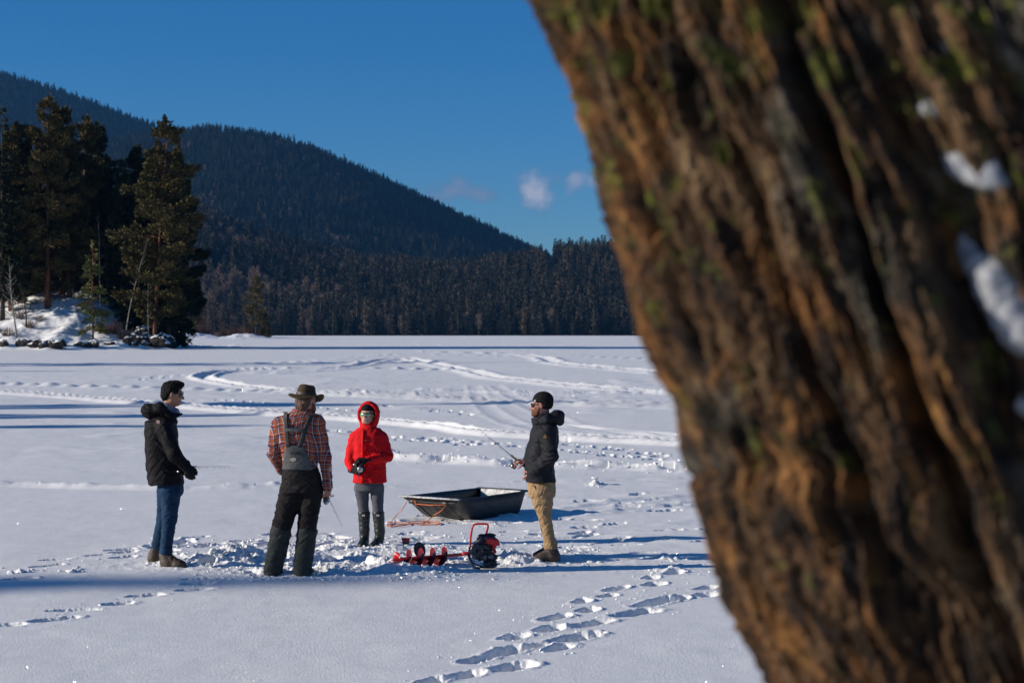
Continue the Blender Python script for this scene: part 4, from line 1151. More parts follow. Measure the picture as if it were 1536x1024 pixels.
# ------------------------------------------------------------------ people
def cloth(name, c, rough=.8, var=.25, wr=.5, sheen=.0, fold_scale=14, weave=900):
    m, nt, b = new_mat(name); N, L = nt.nodes, nt.links
    tc = N.new('ShaderNodeTexCoord')
    nz = N.new('ShaderNodeTexNoise'); nz.inputs['Scale'].default_value = 9; nz.inputs['Detail'].default_value = 6; L.new(tc.outputs['Object'], nz.inputs['Vector'])
    rp = N.new('ShaderNodeValToRGB'); rp.color_ramp.elements[0].position = .3; rp.color_ramp.elements[1].position = .7
    rp.color_ramp.elements[0].color = (*[x * (1 - var) for x in c], 1); rp.color_ramp.elements[1].color = (*[min(1, x * (1 + var)) for x in c], 1)
    L.new(nz.outputs[0], rp.inputs[0]); L.new(rp.outputs[0], b.inputs['Base Color'])
    b.inputs['Roughness'].default_value = rough; b.inputs['Specular IOR Level'].default_value = .12; b.inputs['Sheen Weight'].default_value = sheen
    mp = N.new('ShaderNodeMapping'); mp.inputs['Scale'].default_value = (1, 1, 2.2); mp.inputs['Rotation'].default_value = (0, .5, 0); L.new(tc.outputs['Object'], mp.inputs[0])
    n2 = N.new('ShaderNodeTexNoise'); n2.inputs['Scale'].default_value = fold_scale; n2.inputs['Detail'].default_value = 5; n2.inputs['Distortion'].default_value = .8; L.new(mp.outputs[0], n2.inputs['Vector'])
    bp = N.new('ShaderNodeBump'); bp.inputs['Strength'].default_value = wr; bp.inputs['Distance'].default_value = .02; L.new(n2.outputs[0], bp.inputs['Height'])
    L.new(bp.outputs[0], b.inputs['Normal'])
    return m
M['skin'] = simple('skin', (.50, .28, .20), rough=.5, var=.12, vscale=25)
M['skin_tan'] = simple('tanned_skin', (.34, .165, .095), rough=.5, var=.12, vscale=25)
M['skin_red'] = simple('ruddy_skin', (.40, .17, .12), rough=.5, var=.15, vscale=25)
M['jacket_black'] = cloth('black_jacket_cloth', (.0095, .0088, .010), rough=.7)
M['jacket_slate'] = cloth('slate_jacket_cloth', (.015, .016, .020), rough=.65)
M['jacket_red'] = cloth('red_jacket_cloth', (.62, .010, .014), rough=.75, var=.12)
M['jeans'] = cloth('blue_jeans', (.012, .036, .075), fold_scale=22)
M['khaki'] = cloth('khaki_trousers', (.33, .215, .11), fold_scale=18, var=.15, wr=.8)
M['grey_leggings'] = cloth('grey_leggings', (.085, .088, .10), fold_scale=16, var=.12, wr=.3)
M['wader_black'] = cloth('black_wader_cloth', (.015, .013, .013), rough=.75, fold_scale=12, wr=.8)
M['wader_grey'] = cloth('grey_wader_cloth', (.042, .046, .041), rough=.7, fold_scale=12, wr=.7)
M['bib_grey'] = cloth('grey_bib_cloth', (.075, .08, .08), rough=.7)
M['strap'] = simple('black_webbing', (.015, .013, .014), rough=.7)
M['hat'] = cloth('olive_felt', (.055, .040, .022), fold_scale=10, var=.2, wr=.4)
M['hatband'] = simple('dark_hatband', (.05, .035, .02))
M['hair_black'] = simple('black_hair', (.006, .005, .005), rough=.7, spec=.15, var=.4, vscale=90, bump=.8, bscale=220, stretch=(1, 1, .4))
M['hair_brown'] = simple('brown_hair', (.075, .028, .014), rough=.5, var=.4, vscale=90, bump=.8, bscale=220, stretch=(1, 1, .4))
M['beard'] = simple('reddish_beard', (.16, .055, .025), rough=.7, var=.4, vscale=120, bump=.9, bscale=260)
M['beanie'] = cloth('black_knit', (.013, .011, .011), rough=.9, fold_scale=60, wr=.5)
M['scarf'] = cloth('grey_patterned_fleece', (.20, .22, .25), var=.6, fold_scale=30)
M['glove'] = cloth('black_glove', (.012, .011, .012), rough=.6, fold_scale=40)
M['boot_brown'] = simple('brown_boot_leather', (.050, .033, .018), rough=.65, var=.4, vscale=25, bump=.4, bscale=60)
M['boot_dark'] = simple('dark_boot_leather', (.065, .045, .032), rough=.65, var=.5, vscale=30, bump=.5, bscale=60)
M['sole'] = simple('dark_rubber_sole', (.02, .018, .016), rough=.7)
M['rubber'] = simple('black_rubber_boot', (.018, .019, .018), rough=.42, var=.1)
M['lens'] = simple('dark_lens', (.01, .01, .012), rough=.08, var=0, spec=.8)
M['lens_green'] = simple('green_mirror_lens', (.22, .50, .28), rough=.2, var=.1, metal=.8)
M['frame'] = simple('black_frame', (.01, .01, .01), rough=.35, var=0)
M['white_mark'] = simple('white_print', (.7, .7, .68), rough=.6, var=.05)
M['orange_mark'] = simple('orange_print', (.42, .20, .07), rough=.6, var=.1)
M['pink_mark'] = simple('faded_pink_print', (.42, .27, .22), rough=.7, var=.15)
M['lips'] = simple('lips', (.30, .09, .07), rough=.5, var=.1)
M['teeth'] = simple('teeth', (.6, .56, .5), rough=.4, var=.02)
M['eye'] = simple('eye', (.05, .04, .03), rough=.2, var=.1)
M['boot_tag'] = simple('boot_label', (.6, .55, .5), rough=.5, var=.05)
M['zip'] = simple('zip_tape', (.20, .006, .008), rough=.5, var=.1)

# plaid flannel: crossing bands in object space
def plaid():
    m, nt, b = new_mat('plaid_flannel'); N, L = nt.nodes, nt.links
    at = N.new('ShaderNodeAttribute'); at.attribute_name = 'plaid_uv'
    sp = N.new('ShaderNodeSeparateXYZ'); L.new(at.outputs['Vector'], sp.inputs[0])
    def bands(sock, period, stops):
        d = N.new('ShaderNodeMath'); d.operation = 'DIVIDE'; L.new(sock, d.inputs[0]); d.inputs[1].default_value = period
        f = N.new('ShaderNodeMath'); f.operation = 'FRACT'; L.new(d.outputs[0], f.inputs[0])
        rp = N.new('ShaderNodeValToRGB'); cr = rp.color_ramp; cr.interpolation = 'CONSTANT'
        while len(cr.elements) < len(stops): cr.elements.new(.5)
        for e, (p, c) in zip(cr.elements, stops): e.position = p; e.color = (*c, 1)
        L.new(f.outputs[0], rp.inputs[0]); return rp.outputs[0]
    o, n_, w, r = (.34, .085, .030), (.012, .022, .065), (.50, .46, .42), (.15, .025, .02)
    st = [(0, o), (.26, n_), (.38, w), (.43, n_), (.55, r), (.70, o), (.84, w), (.90, n_)]
    A = bands(sp.outputs[0], .088, st); B = bands(sp.outputs[2], .088, st)
    ck = N.new('ShaderNodeTexNoise'); ck.inputs['Scale'].default_value = 400; L.new(at.outputs['Vector'], ck.inputs['Vector'])
    mx = N.new('ShaderNodeMix'); mx.data_type = 'RGBA'; mx.inputs[0].default_value = .5; L.new(A, mx.inputs[6]); L.new(B, mx.inputs[7])
    L.new(mx.outputs[2], b.inputs['Base Color']); b.inputs['Roughness'].default_value = .9; b.inputs['Specular IOR Level'].default_value = .15
    tc = N.new('ShaderNodeTexCoord')
    n2 = N.new('ShaderNodeTexNoise'); n2.inputs['Scale'].default_value = 18; n2.inputs['Detail'].default_value = 5; L.new(tc.outputs['Object'], n2.inputs['Vector'])
    bp = N.new('ShaderNodeBump'); bp.inputs['Strength'].default_value = .6; bp.inputs['Distance'].default_value = .02; L.new(n2.outputs[0], bp.inputs['Height']); L.new(bp.outputs[0], b.inputs['Normal'])
    return m
M['plaid'] = plaid()

def unit(v): v = np.asarray(v, float); return v / np.linalg.norm(v)
def hand_prims(W, fwd, nrm, thumb_side, curl=.9, s=1.0, infl=0.0, spread=.02):
    """W wrist, fwd palm direction, nrm direction the palm faces, thumb_side unit vector"""
    fwd = unit(fwd); nrm = unit(np.asarray(nrm, float) - fwd * np.dot(nrm, fwd)); sd = np.cross(fwd, nrm)
    if np.dot(sd, thumb_side) < 0: sd = -sd
    W = np.asarray(W, float); P = []
    kx = [.033, .011, -.011, -.031]; L0 = [.088, .092, .088, .078]; fl = [.072, .080, .074, .058]
    for i in range(4):
        kn = W + fwd * L0[i] * s + sd * kx[i] * s
        P.append(cap(W + sd * kx[i] * .55 * s + fwd * .01, kn, (.0155 + infl), (.0125 + infl), k=.012))
        d = fwd.copy(); p = kn; r = .0092
        c = curl * (1 + .10 * (i - 1.5)); ang = 0
        for j, fr_ in enumerate((.45, .32, .23)):
            ang += c * (.8, 1.0, .75)[j]
            d = fwd * math.cos(ang) + nrm * math.sin(ang) + sd * (1.5 - i) * spread
            q = p + unit(d) * fl[i] * fr_ * s * 1.1
            P.append(cap(p, q, r + infl, r * .9 + infl, k=.004)); p = q; r *= .92
    tb = W + fwd * .025 * s + sd * .030 * s
    t1 = tb + (fwd * .65 + sd * .75 + nrm * .35) * .042 * s; t2 = t1 + (fwd * .8 + sd * .15 + nrm * .7) * .034 * s; t3 = t2 + (fwd * .6 - sd * .25 + nrm * .8) * .026 * s
    P += [cap(W + sd * .01 * s, tb, .016 + infl, .015 + infl, k=.012), cap(tb, t1, .0135 + infl, .0115 + infl, k=.006), cap(t1, t2, .0115 + infl, .0100 + infl, k=.004), cap(t2, t3, .0100 + infl, .0085 + infl, k=.004)]
    return P
def head_prims(C, Rm_, s=1.0):
    """C centre of the head, Rm_ columns right/forward/up; returns skin prims"""
    T = lambda r, f, u: C + Rm_ @ (np.array([r, f, u]) * s)
    P = [ell(T(0, -.012, .030), np.array([.075, .094, .088]) * s, Rm_, k=.02),
         ell(T(0, .018, -.030), np.array([.062, .074, .078]) * s, Rm_, k=.03),
         ell(T(0, .052, -.085), np.array([.036, .030, .024]) * s, Rm_, k=.03),
         cap(T(.05, .0, -.06), T(.022, .062, -.088), .02 * s, .016 * s, k=.02), cap(T(-.05, .0, -.06), T(-.022, .062, -.088), .02 * s, .016 * s, k=.02),
         cap(T(0, .086, .006), T(0, .108, -.028), .009 * s, .0125 * s, k=.012),
         ell(T(.013, .096, -.032), np.array([.008, .010, .007]) * s, Rm_, k=.006), ell(T(-.013, .096, -.032), np.array([.008, .010, .007]) * s, Rm_, k=.006),
         cap(T(.05, .068, .022), T(-.05, .068, .022), .012 * s, .012 * s, k=.02),
         ell(T(.042, .060, -.022), np.array([.022, .020, .018]) * s, Rm_, k=.02), ell(T(-.042, .060, -.022), np.array([.022, .020, .018]) * s, Rm_, k=.02),
         cap(T(.020, .086, -.055), T(-.020, .086, -.055), .0065 * s, .0065 * s, k=.008), cap(T(.016, .085, -.065), T(-.016, .085, -.065), .0075 * s, .0075 * s, k=.008),
         ell(T(.030, .090, .004), np.array([.014, .010, .008]) * s, Rm_, op='s', k=.012), ell(T(-.030, .090, .004), np.array([.014, .010, .008]) * s, Rm_, op='s', k=.012)]
    for sg in (1, -1):
        P += [ell(T(.078 * sg, -.008, -.004), np.array([.009, .018, .031]) * s, Rm_, k=.006), ell(T(.088 * sg, -.003, -.002), np.array([.006, .009, .016]) * s, Rm_, op='s', k=.004)]
    return P, T
def glasses(T, Rm_, parent, lens, wide=.062, s=1.0, name='sunglasses'):
    mb = MB()
    for sg in (1, -1):
        # wrapped lens: a small curved patch
        V = []; n = 7
        for i in range(n):
            for j in range(5):
                u = i / (n - 1); v = j / 4
                r = (.006 + u * (wide - .002)) * sg; f = .098 - .55 * (abs(r) ** 2) / .1 - abs(v - .5) * .006
                sh = 1 - .35 * abs(2 * u - 1) ** 3
                V.append(T(r, f + .004, -.004 + (v - .5) * .040 * sh + .004))
        mb.add(V, [(i * 5 + j, i * 5 + j + 1, (i + 1) * 5 + j + 1, (i + 1) * 5 + j) for i in range(n - 1) for j in range(4)], 0)
        mb.tube([T(.005 * sg, .104, .018), T(.03 * sg, .102, .021), T(wide * sg, .080, .020), T(.074 * sg, .062, .014), T(.082 * sg, .0, .012), T(.080 * sg, -.02, .0)], .0034 * s, 5, 1)
    mb.tube([T(.008, .106, .010), T(-.008, .106, .010)], .003, 5, 1)
    o = mb.build(name, [lens, M['frame']], parent)
    sf = o.modifiers.new('s', 'SOLIDIFY'); sf.thickness = .002
    return o
def part(name, prims, res, mat, parent, k=.02, disp=None, smooth=2):
    V, Qd = sdf_mesh(prims, res, k, disp, smooth)
    return link(name, mesh_np(name, V, Qd), mat, parent)

class Person:
    def __init__(s, X, d, label, group=None):
        s.X, s.d = X, d
        s.o = np.array([X, d, 0.0])
        s.root = empty('person', (X, d, 0), label, 'person', group)
    def p(s, px, py, dy=0.0):
        return U(px, py, s.d + dy) - s.o
def body(P, head, limbs, torso, hands, mat, k=.03):
    pr = list(limbs) + list(torso) + list(head) + list(hands)
    return part('body', pr, .0055, mat, P.root, k=k, smooth=1)

def shoe(P, heel, toe, w, hgt, name, mat, ankle=None, sole=True, ankle_r=.055, shaft=None, infl=1.0):
    """ground-level boot from heel point to toe point"""
    heel = np.asarray(heel, float); toe = np.asarray(toe, float); f = unit(toe - heel); r_ = np.cross(f, [0, 0, 1]); Mx = np.stack([r_, f, np.array([0, 0, 1.])], 1)
    L = np.linalg.norm(toe - heel)
    pr = [ell(heel + f * L * .24 + [0, 0, hgt * .42], (w * .46, L * .26, hgt * .5), Mx), ell(heel + f * L * .68 + [0, 0, hgt * .30], (w * .54, L * .34, hgt * .36), Mx, k=.03),
          cap(heel + f * L * .30 + [0, 0, hgt * .4], (heel + f * L * .26 + [0, 0, hgt * 1.25]) if ankle is None else ankle, ankle_r, ankle_r * .95, k=.03),
          cap(heel + f * L * .42 + [0, 0, hgt * .75], heel + f * L * .66 + [0, 0, hgt * .48], ankle_r * .62, ankle_r * .6, k=.03)]
    if shaft is not None: pr += shaft
    o = part(name, pr, .006, mat, P.root, disp=folds(.004, 20, 30, 4))
    if sole:
        mb = MB(); n = 18; ring = []
        for i in range(n):
            a = 2 * math.pi * i / n; u = math.cos(a); v = math.sin(a)
            c = heel + f * L * (.5 + .52 * u); ww = w * (.50 + .06 * u) * v
            ring.append(c + r_ * ww)
        mb.add([q + [0, 0, -.012] for q in ring] + [q + [0, 0, .022] for q in ring], [(i, (i + 1) % n, n + (i + 1) % n, n + i) for i in range(n)] + [tuple(range(n))[::-1], tuple(range(n, 2 * n))])
        s_ = mb.build('sole', M['sole'], o, smooth=False)
    return o

# fishing rods ---------------------------------------------------------------
M['rod'] = simple('dark_rod', (.03, .03, .035), rough=.3, var=.1)
M['cork'] = simple('rod_grip', (.05, .04, .035), rough=.7, var=.2)
M['steel'] = simple('reel_metal', (.55, .54, .52), rough=.3, metal=.9, var=.15)
M['reel_dark'] = simple('reel_dark', (.08, .06, .05), rough=.35, metal=.5, var=.2)
def fishing_rod(grip, tip, reel_at, label, r=.0035, bend=.03, rs=1.0, handle=None):
    grip = np.asarray(grip, float); tip = np.asarray(tip, float); reel_at = np.asarray(reel_at, float)
    root = empty('fishing_rod', grip, label, 'fishing rod', None)
    d = unit(tip - grip); L = np.linalg.norm(tip - grip)
    loc = lambda q: np.asarray(q) - grip
    pts = [loc(grip + d * L * t - np.array([0, 0, bend * math.sin(t * 1.57) ** 2 * 0 + bend * t * t])) for t in np.linspace(0, 1, 9)]
    mb = MB(); mb.tube(pts, [r * (1 - .65 * t) for t in np.linspace(0, 1, 9)], 6); mb.build('blank', M['rod'], root)
    mb = MB(); mb.tube([loc(grip - d * .13), loc(grip - d * .12), loc(grip + d * .05), loc(grip + d * .07)], [.008, .012, .011, .006], 10); mb.build('grip', M['cork'], root)
    g = MB()
    for t in (.25, .45, .62, .77, .9, 1.0):
        i = t * 8; j = min(int(i), 7); p = pts[j] + (pts[j + 1] - pts[j]) * (i - j)
        g.tube([p, p + np.array([0, 0, -.014])], .0014, 4); 
        c = p + np.array([0, 0, -.016]); e1 = np.array([0, 0, 1.]); e2 = np.cross(d, e1); e2 = unit(e2)
        g.tube([c + (e1 * math.cos(a) + e2 * math.sin(a)) * .007 for a in np.linspace(0, 6.283, 9)], .0012, 4, cap=False)
    g.build('line_guides', M['steel'], root)
    # spinning reel: foot, body, spool, bail, crank
    q = loc(reel_at); Mx = np.stack([unit(np.cross(d, [0, 0, 1.0])), d, unit(np.cross(unit(np.cross(d, [0, 0, 1.0])), d))], 1)
    b = MB(); b.tube([np.zeros(3), q * .55, q], [.006, .006, .010], 8)
    b.lathe([(.0, -.022), (.016, -.02), (.021, -.006), (.021, .008), (.012, .016), (0, .016)], q, Mx @ np.array([[1, 0, 0], [0, 0, 1], [0, -1, 0]]), 14)
    bo = b.build('reel', M['reel_dark'], root)
    s_ = MB(); s_.lathe([(0, .012), (.020 * rs, .012), (.023 * rs, .016), (.017 * rs, .020), (.017 * rs, .036), (.024 * rs, .040), (.020 * rs, .046), (0, .048)], q, Mx @ np.array([[1, 0, 0], [0, 0, 1], [0, -1, 0]]), 16)
    s_.build('spool', M['steel'], bo)
    h = MB(); a0 = q + Mx @ np.array([.02, -.008, 0]); a1 = q + Mx @ np.array([.045, -.008, 0]); a2 = q + Mx @ np.array([.048, .0, .045])
    h.tube([a0, a1, a2], .0035, 6); h.tube([a2, a2 + Mx @ np.array([.026, 0, 0])], [.007, .009], 8)
    h.build('crank', M['steel'], bo)
    if handle is not None: pass
    return root

# ---- person 1: black hooded jacket, jeans, at the left, seen from the side and a little behind
def person_left():
    P = Person(-3.50, 18.45, 'man in black hooded jacket and blue jeans standing at the left, seen from the side')
    p = P.p; pr = []
    Hr = rotm(R(-78), R(-8)); C = p(259, 591)
    hp, T = head_prims(C, Hr, 1.02)
    neck = [cap(p(250, 622, 0), C + Hr @ np.array([0, -.02, -.05]), .062, .054, k=.03)]
    near_sh, far_sh = p(246, 642, -.17), p(246, 642, .17)
    near_el, far_el = p(262, 682, -.23), p(262, 682, .2)
    near_w, far_w = p(281, 699, -.17), p(273, 702, .1)
    legs = [cap(p(255, 738, -.085), p(254, 776, -.10), .078, .052), cap(p(254, 776, -.10), p(248.5, 832, -.12), .048, .036),
            cap(p(251, 738, .085), p(246, 778, .15), .078, .050), cap(p(246, 778, .15), p(234, 828, .27), .046, .036)]
    torso = [loft([(*p(251, 725)[:2], p(0, 725)[2], .095, .13), (*p(247, 690)[:2], p(0, 690)[2], .10, .14), (*p(242, 645)[:2], p(0, 645)[2], .10, .17), (*p(244, 630)[:2], p(0, 630)[2], .07, .11)], 0)]
    arms = [cap(near_sh, near_el, .050, .042), cap(near_el, near_w, .040, .028), cap(far_sh, far_el, .050, .042), cap(far_el, far_w, .040, .028)]
    hn = dict(W=near_w, fwd=(p(285.5, 716, -.18) - near_w), nrm=(-.2, 1, .1), thumb_side=(1, .1, 0), curl=.8)
    hf = dict(W=far_w, fwd=(p(283, 705, .0) - far_w), nrm=(.2, -1, -.2), thumb_side=(.2, 0, 1), curl=.85)
    body(P, hp + neck, legs + arms, torso, hand_prims(**hn) + hand_prims(**hf), M['skin_tan'])
    # hair: full cap cut away at the face
    hair = [ell(T(0, -.018, .040), (.086, .104, .094), Hr, k=.01), ell(T(0, .045, .105), (.058, .058, .034), Hr, k=.03), ell(T(0, -.06, -.02), (.070, .055, .06), Hr, k=.02),
            rbox(T(0, .12, -.02), (.12, .068, .082), Hr, .012, op='s', k=.012), rbox(T(0, .02, -.075), (.12, .06, .062), Hr, .012, op='s', k=.012),
            ell(T(.088, -.008, -.006), (.02, .022, .032), Hr, op='s', k=.01), ell(T(-.088, -.008, -.006), (.02, .022, .032), Hr, op='s', k=.01)]
    part('hair', hair, .004, M['hair_black'], P.root, k=.02, disp=lambda V, N_: (vn3(V[:, 0] * 90, V[:, 1] * 90, V[:, 2] * 30, 3) - .5) * .010, smooth=1)
    glasses(T, Hr, P.root, M['lens'])
    eb = MB(); [eb.tube([T(.012 * sg, .100, .030), T(.035 * sg, .094, .036), T(.055 * sg, .078, .030)], .0035, 5) for sg in (1, -1)]; eb.build('eyebrows', M['hair_black'], P.root)
    lp = MB(); lp.tube([T(-.02, .088, -.058), T(0, .095, -.057), T(.02, .088, -.058)], .004, 6); lp.build('lips', M['lips'], P.root)
    # fleece collar
    part('neck_gaiter', [cap(p(247, 618), p(254, 604), .085, .070), cap(p(252, 622, -.04), p(262, 619, -.02), .05, .05), cap(p(254, 604), p(256, 596), .062, .058, op='s')], .005, M['scarf'], P.root, disp=folds(.006, 18, 40, 5))
    # jacket
    rows = [(219, 262, 632, .17), (218, 265, 648, .215), (218, 267, 664, .215), (219, 268, 680, .20), (220, 270, 696, .20), (222, 273, 712, .205), (223, 274.5, 726, .21)]
    ls = []
    for (a, b, y, ry) in rows:
        q0, q1 = p(a, y), p(b, y); ls.append(((q0[0] + q1[0]) / 2, 0.0, q0[2], (q1[0] - q0[0]) / 2, ry))
    jk = [loft(ls, 0, 2.3, k=.02), loft([(*p(243, 626)[:2], p(0, 632)[2] - .01, .15, .16), (*p(246, 620)[:2], p(0, 622)[2], .105, .11)], 0, 2.2, k=.05),
          cap(near_sh + [0, 0, .01], near_el, .078, .068, k=.03), cap(near_el, p(279, 700, -.175), .066, .050, k=.02), cap(p(279, 700, -.175), p(282, 703, -.17), .054, .052, k=.008),
          cap(far_sh + [0, 0, .01], far_el, .078, .068, k=.03), cap(far_el, p(277, 701, .11), .066, .050, k=.02),
          rbox(p(250, 738), (.5, .5, .075), None, .004, op='s', k=.006)]
    fo = folds(.011, 6, 15, 12, .35, 1.2)
    part('jacket', jk, .006, M['jacket_black'], P.root, disp=fo)
    # hood lying on the back, open collar
    hd = [cap(p(223, 616, -.06), p(222, 615, .06), .062, .062, k=.05), cap(p(223, 616, -.07), p(240, 611, -.125), .056, .042, k=.05), cap(p(240, 611, -.125), p(258, 624, -.11), .042, .030, k=.04),
          cap(p(223, 616, .07), p(240, 611, .125), .056, .042, k=.05), cap(p(240, 611, .125), p(258, 624, .11), .042, .030, k=.04), cap(p(232, 622, -.05), p(232, 622, .05), .06, .06, k=.05),
          cap(p(258, 624, -.10), p(272, 621, -.07), .026, .010, k=.02), cap(p(258, 626, .10), p(268, 624, .05), .026, .010, k=.02), ell(p(240, 607), (.085, .075, .05), None, op='s', k=.03)]
    part('hood', hd, .005, M['jacket_black'], P.root, disp=folds(.009, 14, 30, 9))
    b = MB(); c_ = p(236.5, 632.5, -.222)
    Mx = rotm(0, R(-25)); b.add([c_ + Mx @ np.array([x, 0, z]) for x, z in ((-.022, .014), (.004, .022), (.022, .006), (.018, -.02), (-.006, -.016))] , [(0, 1, 2, 3, 4)])
    b.build('shoulder_logo', M['pink_mark'], P.root)
    b = MB(); b.lathe([(0, .006), (.010, .004), (.011, 0)], p(267, 707, -.235), rotm(0, R(90)), 10); b.build('snap_button', M['steel'], P.root)
    fl = [rbox(p(258, 707, -.20), (.062, .012, .012), rotm(R(12), 0, R(12)), .006)]
    part('pocket_flap', fl, .004, M['jacket_black'], P.root)
    # jeans
    jn = [loft([(*p(256, 736)[:2], p(0, 740)[2], .125, .165), (*p(255, 722)[:2], p(0, 722)[2], .125, .16), (*p(254, 716)[:2], p(0, 716)[2], .12, .16)], 0, 2.2),
          cap(p(255, 738, -.085), p(254, 776, -.10), .105, .072, k=.04), cap(p(254, 776, -.10), p(249, 822, -.12), .072, .060, k=.03), cap(p(249, 822, -.12), p(248.5, 829, -.12), .062, .064, k=.01),
          cap(p(251, 738, .085), p(246, 778, .15), .105, .070, k=.04), cap(p(246, 778, .15), p(234, 823, .27), .068, .058, k=.03)]
    part('jeans', jn, .006, M['jeans'], P.root, k=.03, disp=folds(.007, 8, 26, 31, .4, .6))
    g1 = hand_prims(infl=.006, **hn) + [cap(near_w - unit(hn['fwd']) * .03, near_w + unit(hn['fwd']) * .01, .036, .033)]
    g2 = hand_prims(infl=.006, **hf) + [cap(far_w - unit(hf['fwd']) * .03, far_w + unit(hf['fwd']) * .01, .036, .033)]
    part('glove', g1, .0035, M['glove'], P.root, k=.008, smooth=1); part('glove', g2, .0035, M['glove'], P.root, k=.008, smooth=1)
    za = 0.0
    shoe(P, p(241, 852, -.13) * [1, 1, 0], p(279, 852, -.19) * [1, 1, 0], .115, .125, 'boot', M['boot_brown'], ankle=p(247, 832, -.12), ankle_r=.062)
    shoe(P, p(222, 846, .26) * [1, 1, 0], p(253, 846, .27) * [1, 1, 0], .11, .125, 'boot', M['boot_brown'], ankle=p(233, 826, .26), ankle_r=.060)
    w = P.o
    fishing_rod(w + p(283, 700, -.02), w + p(344, 699, .35), w + p(287, 699, .0) + [0.0, 0, -.045], 'short fishing rod held level by the man in black jacket and jeans', bend=-.0, r=.0028)

# ---- person 2: felt hat, plaid shirt, bib waders, from behind
def person_hat():
    P = Person(-2.13, 17.72, 'man seen from behind in brimmed hat, orange plaid shirt and bib waders')
    p = P.p
    Hr = rotm(R(-38), R(-6)); C = p(459.5, 600, .0)
    hp, T = head_prims(C, Hr, 1.0)
    neck = [cap(p(453, 622), C + Hr @ np.array([0, -.02, -.05]), .064, .058, k=.03)]
    lsh, rsh = p(419, 636), p(476, 636); lel, rel = p(411, 680, .02), p(487, 684, .0); lw, rw = p(424, 706, .16), p(492, 727, -.02)
    legs = [cap(p(437, 715), p(424, 785), .085, .06), cap(p(424, 785), p(412, 850), .055, .045), cap(p(467, 715), p(460, 785), .085, .06), cap(p(460, 785), p(453, 850), .055, .045)]
    torso = [loft([(*p(452, 712)[:2], p(0, 712)[2], .15, .11), (*p(451, 680)[:2], p(0, 680)[2], .14, .10), (*p(448, 640)[:2], p(0, 640)[2], .17, .10), (*p(449, 624)[:2], p(0, 624)[2], .09, .07)], 0)]
    arms = [cap(lsh, lel, .052, .044), cap(lel, lw, .042, .030), cap(rsh, rel, .052, .044), cap(rel, rw, .042, .031)]
    hn = dict(W=rw, fwd=p(491, 744, -.02) - rw, nrm=(-.8, .5, 0), thumb_side=(-.5, .8, 0), curl=.95, s=1.08)
    hf = dict(W=lw, fwd=p(434, 712, .19) - lw, nrm=(0, -1, 0), thumb_side=(0, 0, 1), curl=.6)
    body(P, hp + neck, legs + arms, torso, hand_prims(**hn) + hand_prims(**hf), M['skin_red'])
    part('hair', [ell(T(0, -.025, .01), (.084, .088, .10), Hr), ell(T(0, -.06, -.06), (.062, .045, .06), Hr, k=.03), rbox(T(0, .11, -.02), (.12, .075, .12), Hr, .01, op='s', k=.01)], .004, M['hair_brown'], P.root,
         disp=lambda V, N_: (vn3(V[:, 0] * 80, V[:, 1] * 80, V[:, 2] * 25, 3) - .5) * .014, smooth=1)
    part('beard', [ell(T(0, .045, -.075), (.066, .062, .058), Hr, k=.02), ell(T(0, .065, -.115), (.040, .036, .046), Hr, k=.02), cap(T(.06, .01, -.02), T(.05, .04, -.07), .016, .024), cap(T(-.06, .01, -.02), T(-.05, .04, -.07), .016, .024),
                   ell(T(0, .10, -.045), (.03, .02, .01), Hr, op='s', k=.006)], .004, M['beard'], P.root, disp=lambda V, N_: (vn3(V[:, 0] * 110, V[:, 1] * 110, V[:, 2] * 60, 8) - .5) * .014, smooth=1)
    glasses(T, Hr, P.root, M['lens'])
    # hat: pinched crown and a wavy brim
    hc = p(459.3, 593.5, 0); tilt = rotm(R(-25), R(-6), R(2)); mb = MB(); n = 40; V = []; rows = []
    prof = [(.0, .100), (.030, .106), (.052, .110), (.070, .104), (.082, .084), (.090, .050), (.097, .014), (.104, .000), (.125, -.006), (.150, -.008), (.176, .000), (.178, .005), (.150, .000), (.104, .006)]
    for (r, z) in prof:
        for j in range(n):
            a = 2 * math.pi * j / n; ca, sa = math.cos(a), math.sin(a)
            zz = z; rr_ = r
            if r <= .071 and z > .09: zz -= .026 * math.exp(-(r * sa / .03) ** 2) * (1 - .2 * ca) + .012 * max(0, -0)     # crease
            if r > .104: zz += (.014 * ca * ca * ((r - .10) / .07) - .040 * sa * sa * ((r - .10) / .07)) * 1.0 + .006 * math.sin(3 * a + 1)
            wx = rr_ * ca * (.93 if r < .105 else .96); wy = rr_ * sa * (1.06 if r < .105 else 1.0)
            V.append(hc + tilt @ np.array([wx, wy, zz]))
    mb.add(V, [(i * n + j, i * n + (j + 1) % n, (i + 1) * n + (j + 1) % n, (i + 1) * n + j) for i in range(len(prof) - 1) for j in range(n)])
    ht = mb.build('hat', M['hat'], P.root)
    hb = MB(); V = []
    for (r, z) in ((.1015, .008), (.0985, .030)):
        for j in range(n):
            a = 2 * math.pi * j / n; V.append(hc + tilt @ np.array([r * math.cos(a) * .95, r * math.sin(a) * 1.08, z]))
    hb.add(V, [(j, (j + 1) % n, n + (j + 1) % n, n + j) for j in range(n)]); hb.build('hat_band', M['hatband'], ht)
    # shirt
    rows = [(424, 484, 622, .10), (411, 486, 634, .125), (413, 484, 650, .135), (418, 481, 670, .13), (422, 479, 690, .13), (424, 477, 712, .135)]
    ls = []
    for (a, b, y, ry) in rows:
        q0, q1 = p(a, y), p(b, y); ls.append(((q0[0] + q1[0]) / 2, 0.0, q0[2], (q1[0] - q0[0]) / 2 * .93, ry))
